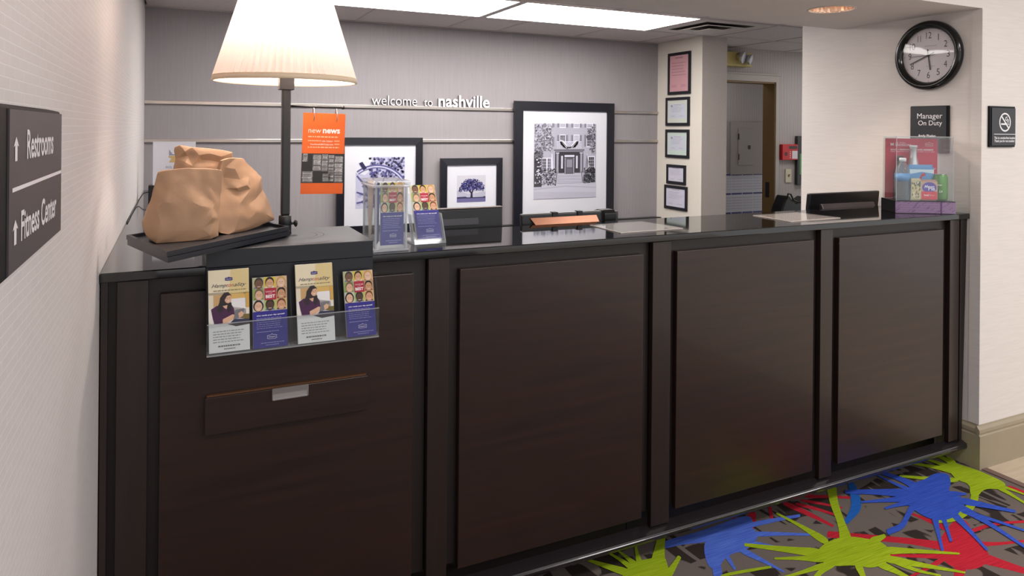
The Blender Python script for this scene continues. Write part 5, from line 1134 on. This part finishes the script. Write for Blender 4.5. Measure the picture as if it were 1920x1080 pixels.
xm = (a.x+b.x)/2; zm = (a.z+b.z)/2; mb = MB(); mb.hexa([(xm-.006, yq-.009, zm-.012), (xm+.006, yq-.009, zm-.012), (xm+.006, yq-.008, zm-.012), (xm-.006, yq-.008, zm-.012), (xm-.006, yq-.02, zm+.014), (xm+.006, yq-.02, zm+.014), (xm+.006, yq-.008, zm+.010), (xm-.006, yq-.008, zm+.010)], mat('switch_toggle', (150, 130, 96), .4)); mb.build('toggle', sw)
a, b = wq(1490.6, 255), wq(1530, 345)
bd = thing('notice_board', ((a.x+b.x)/2, yq, b.z), 'dark notice board with green sheet half hidden behind the clock wall', 'board')
mb = MB(); mb.box((a.x, yq-.03, b.z), (b.x, yq, a.z), mat('board_dark', (52, 54, 56), .5)); mb.build('panel', bd, bevel=.004)
g0, g1 = wq(1494.5, 288), wq(1520, 326); p = Print((g0.x, yq-.0305, g0.z), (g1.x, yq-.0305, g0.z), (g0.x, yq-.0305, g1.z)); p.rect(0, 0, 1, 1, (76, 150, 84), 1); p.para(.1, .9, .08, .95, 9, (120, 184, 124), 2, .4); p.build('green_sheet', bd, label='green printed sheet')
# emergency light
a, b = wq(1340, 97), wq(1398, 127)
em = thing('emergency_light', ((a.x+b.x)/2, yq, b.z), 'yellowed emergency light box with lamp heads above the door frame', 'emergency light')
mb = MB(); mb.box((a.x, yq-.08, b.z), (b.x, yq, a.z), mat('yellowed_plastic', (196, 178, 112), .5)); mb.build('case', em, bevel=.006)
for x, y, r in ((1394, 108, .052), (1408, 112, .045)):
    c = wq(x, y, yq-.12); mb = MB(); d_ = Vector((.45, -.85, -.25)).normalized(); rr_ = d_.orthogonal().normalized(); uu_ = d_.cross(rr_)
    mb.lathe([(.012, -.07), (.03, -.05), (r, .0), (r*.98, .006)], c, M_silver, R=rr_, U=uu_, N=d_, n=20, caps=False); mb.lathe([(.0001, .012), (r*.6, .010), (r*.97, .004)], c, mat('lamp_lens', (176, 176, 182), .15), R=rr_, U=uu_, N=d_, n=20, caps=False); mb.build('lamp_head', em)
    mb = MB(); mb.tube([c-d_*.06, Vector((min(b.x-.01, c.x), yq-.06, c.z))], .008, M_silver, 8); mb.build('arm', em)
# store room wall: breaker panel and calendar
yr = YR-.001
a, b = wq(1368, 228, yr), wq(1428, 326, yr)
ep = thing('breaker_panel', ((a.x+b.x)/2, yr, b.z), 'grey electrical breaker panel on the wall seen through the doorway', 'electrical panel')
M_pan = mat('panel_grey', (160, 152, 146), .5)
mb = MB(); mb.box((a.x, yr-.02, b.z), (b.x, yr, a.z), M_pan); mb.build('case', ep, bevel=.003)
c0_, c1_ = wq(1381.5, 241, yr), wq(1408, 309, yr); mb = MB(); mb.box((c0_.x, yr-.026, c1_.z), (c1_.x, yr-.0205, c0_.z), M_pan); epd = mb.build('door', ep, bevel=.002)
l0 = wq(1401.5, 276, yr); mb = MB(); mb.box((l0.x-.012, yr-.032, l0.z-.02), (l0.x+.012, yr-.0265, l0.z+.02), M_blackmetal); mb.build('latch', epd)
for y in (256, 294): h0 = wq(1382, y, yr); mb = MB(); mb.box((h0.x-.006, yr-.03, h0.z-.03), (h0.x+.004, yr-.0205, h0.z+.03), M_blackmetal); mb.build('hinge', epd)
a, b = wq(1350, 325.5, yr), wq(1430, 420, yr)
cal = thing('wall_calendar', ((a.x+b.x)/2, yr, b.z), 'white year planner calendar with blue month bars below the breaker panel', 'calendar')
mb = MB(); mb.box((a.x, yr-.004, b.z), (b.x, yr, a.z), pm((206, 204, 214))); mb.build('sheet', cal)
p = Print((a.x, yr-.0045, a.z), (b.x, yr-.0045, a.z), (a.x, yr-.0045, b.z), .0006)
for i in range(4):
    for j in range(3):
        u0, v0 = i/4+.008, j/2.75+.01; w, h = .235, .345
        p.rect(u0, v0, u0+w, v0+.032, (52, 52, 120), 1); p.build('month_bar', cal)
        for r_ in range(5):
            for c_ in range(7): p.ell(u0+.02+c_*.033, v0+.09+r_*.052, .006, .008, (96, 94, 110), 1, 6)
        p.build('day_dots', cal, kind='stuff')
# cabinet and black bag in the corridor
lc = thing('low_cabinet', (4.62, 4.3, 0), 'low dark cabinet in the corridor under the black bag', 'cabinet')
zc_ = .80
mb = MB(); mb.box((4.45, 4.12, 0), (5.0, 4.475, zc_), M_wooddark); mb.build('body', lc, bevel=.003)
for x in (4.46, 4.73): mb = MB(); mb.box((x, 4.105, .06), (x+.255, 4.119, zc_-.03), M_wood); mb.build('door', lc, bevel=.002)
bb = thing('tote_bag', (4.55, 4.3, zc_+.001), 'black bag with drooping strap below the light switch', 'bag')
ya = 4.3; zp1 = at(1466, 363, Y=ya).z; xb0, xb1 = at(1452, 395, Y=ya).x, at(1520, 395, Y=ya).x
mb = MB(); top = [(at(1458, 390, Y=ya).x, at(1458, 385, Y=ya).z), (at(1466, 370, Y=ya).x, zp1-.01), (at(1471, 372, Y=ya).x, zp1-.02), (at(1480, 378, Y=ya).x, at(1480, 380, Y=ya).z), (at(1490, 376, Y=ya).x, at(1490, 378, Y=ya).z), (at(1504, 366, Y=ya).x, at(1504, 368, Y=ya).z), (xb1, at(1515, 372, Y=ya).z)]
poly = [(xb0, ya-.06, zc_+.0015)] + [(x, ya-.06, z) for x, z in top] + [(xb1, ya-.06, zc_+.0015)]
mb.prism(poly[::-1], (0, .12, 0), mat('black_leather', (18, 18, 20), .35, bump=.2, bscale=(80, 80, 80))); mb.build('body', bb, bevel=.012, seg=3)
mb = MB(); mb.tube([(at(x, y, Y=ya).x, ya-.066, at(x, y, Y=ya).z) for x, y in ((1463, 372), (1466, 362), (1471, 363), (1476, 374), (1484, 377), (1493, 373), (1502, 364))], .007, M_blackplastic, 8); mb.build('strap', bb)
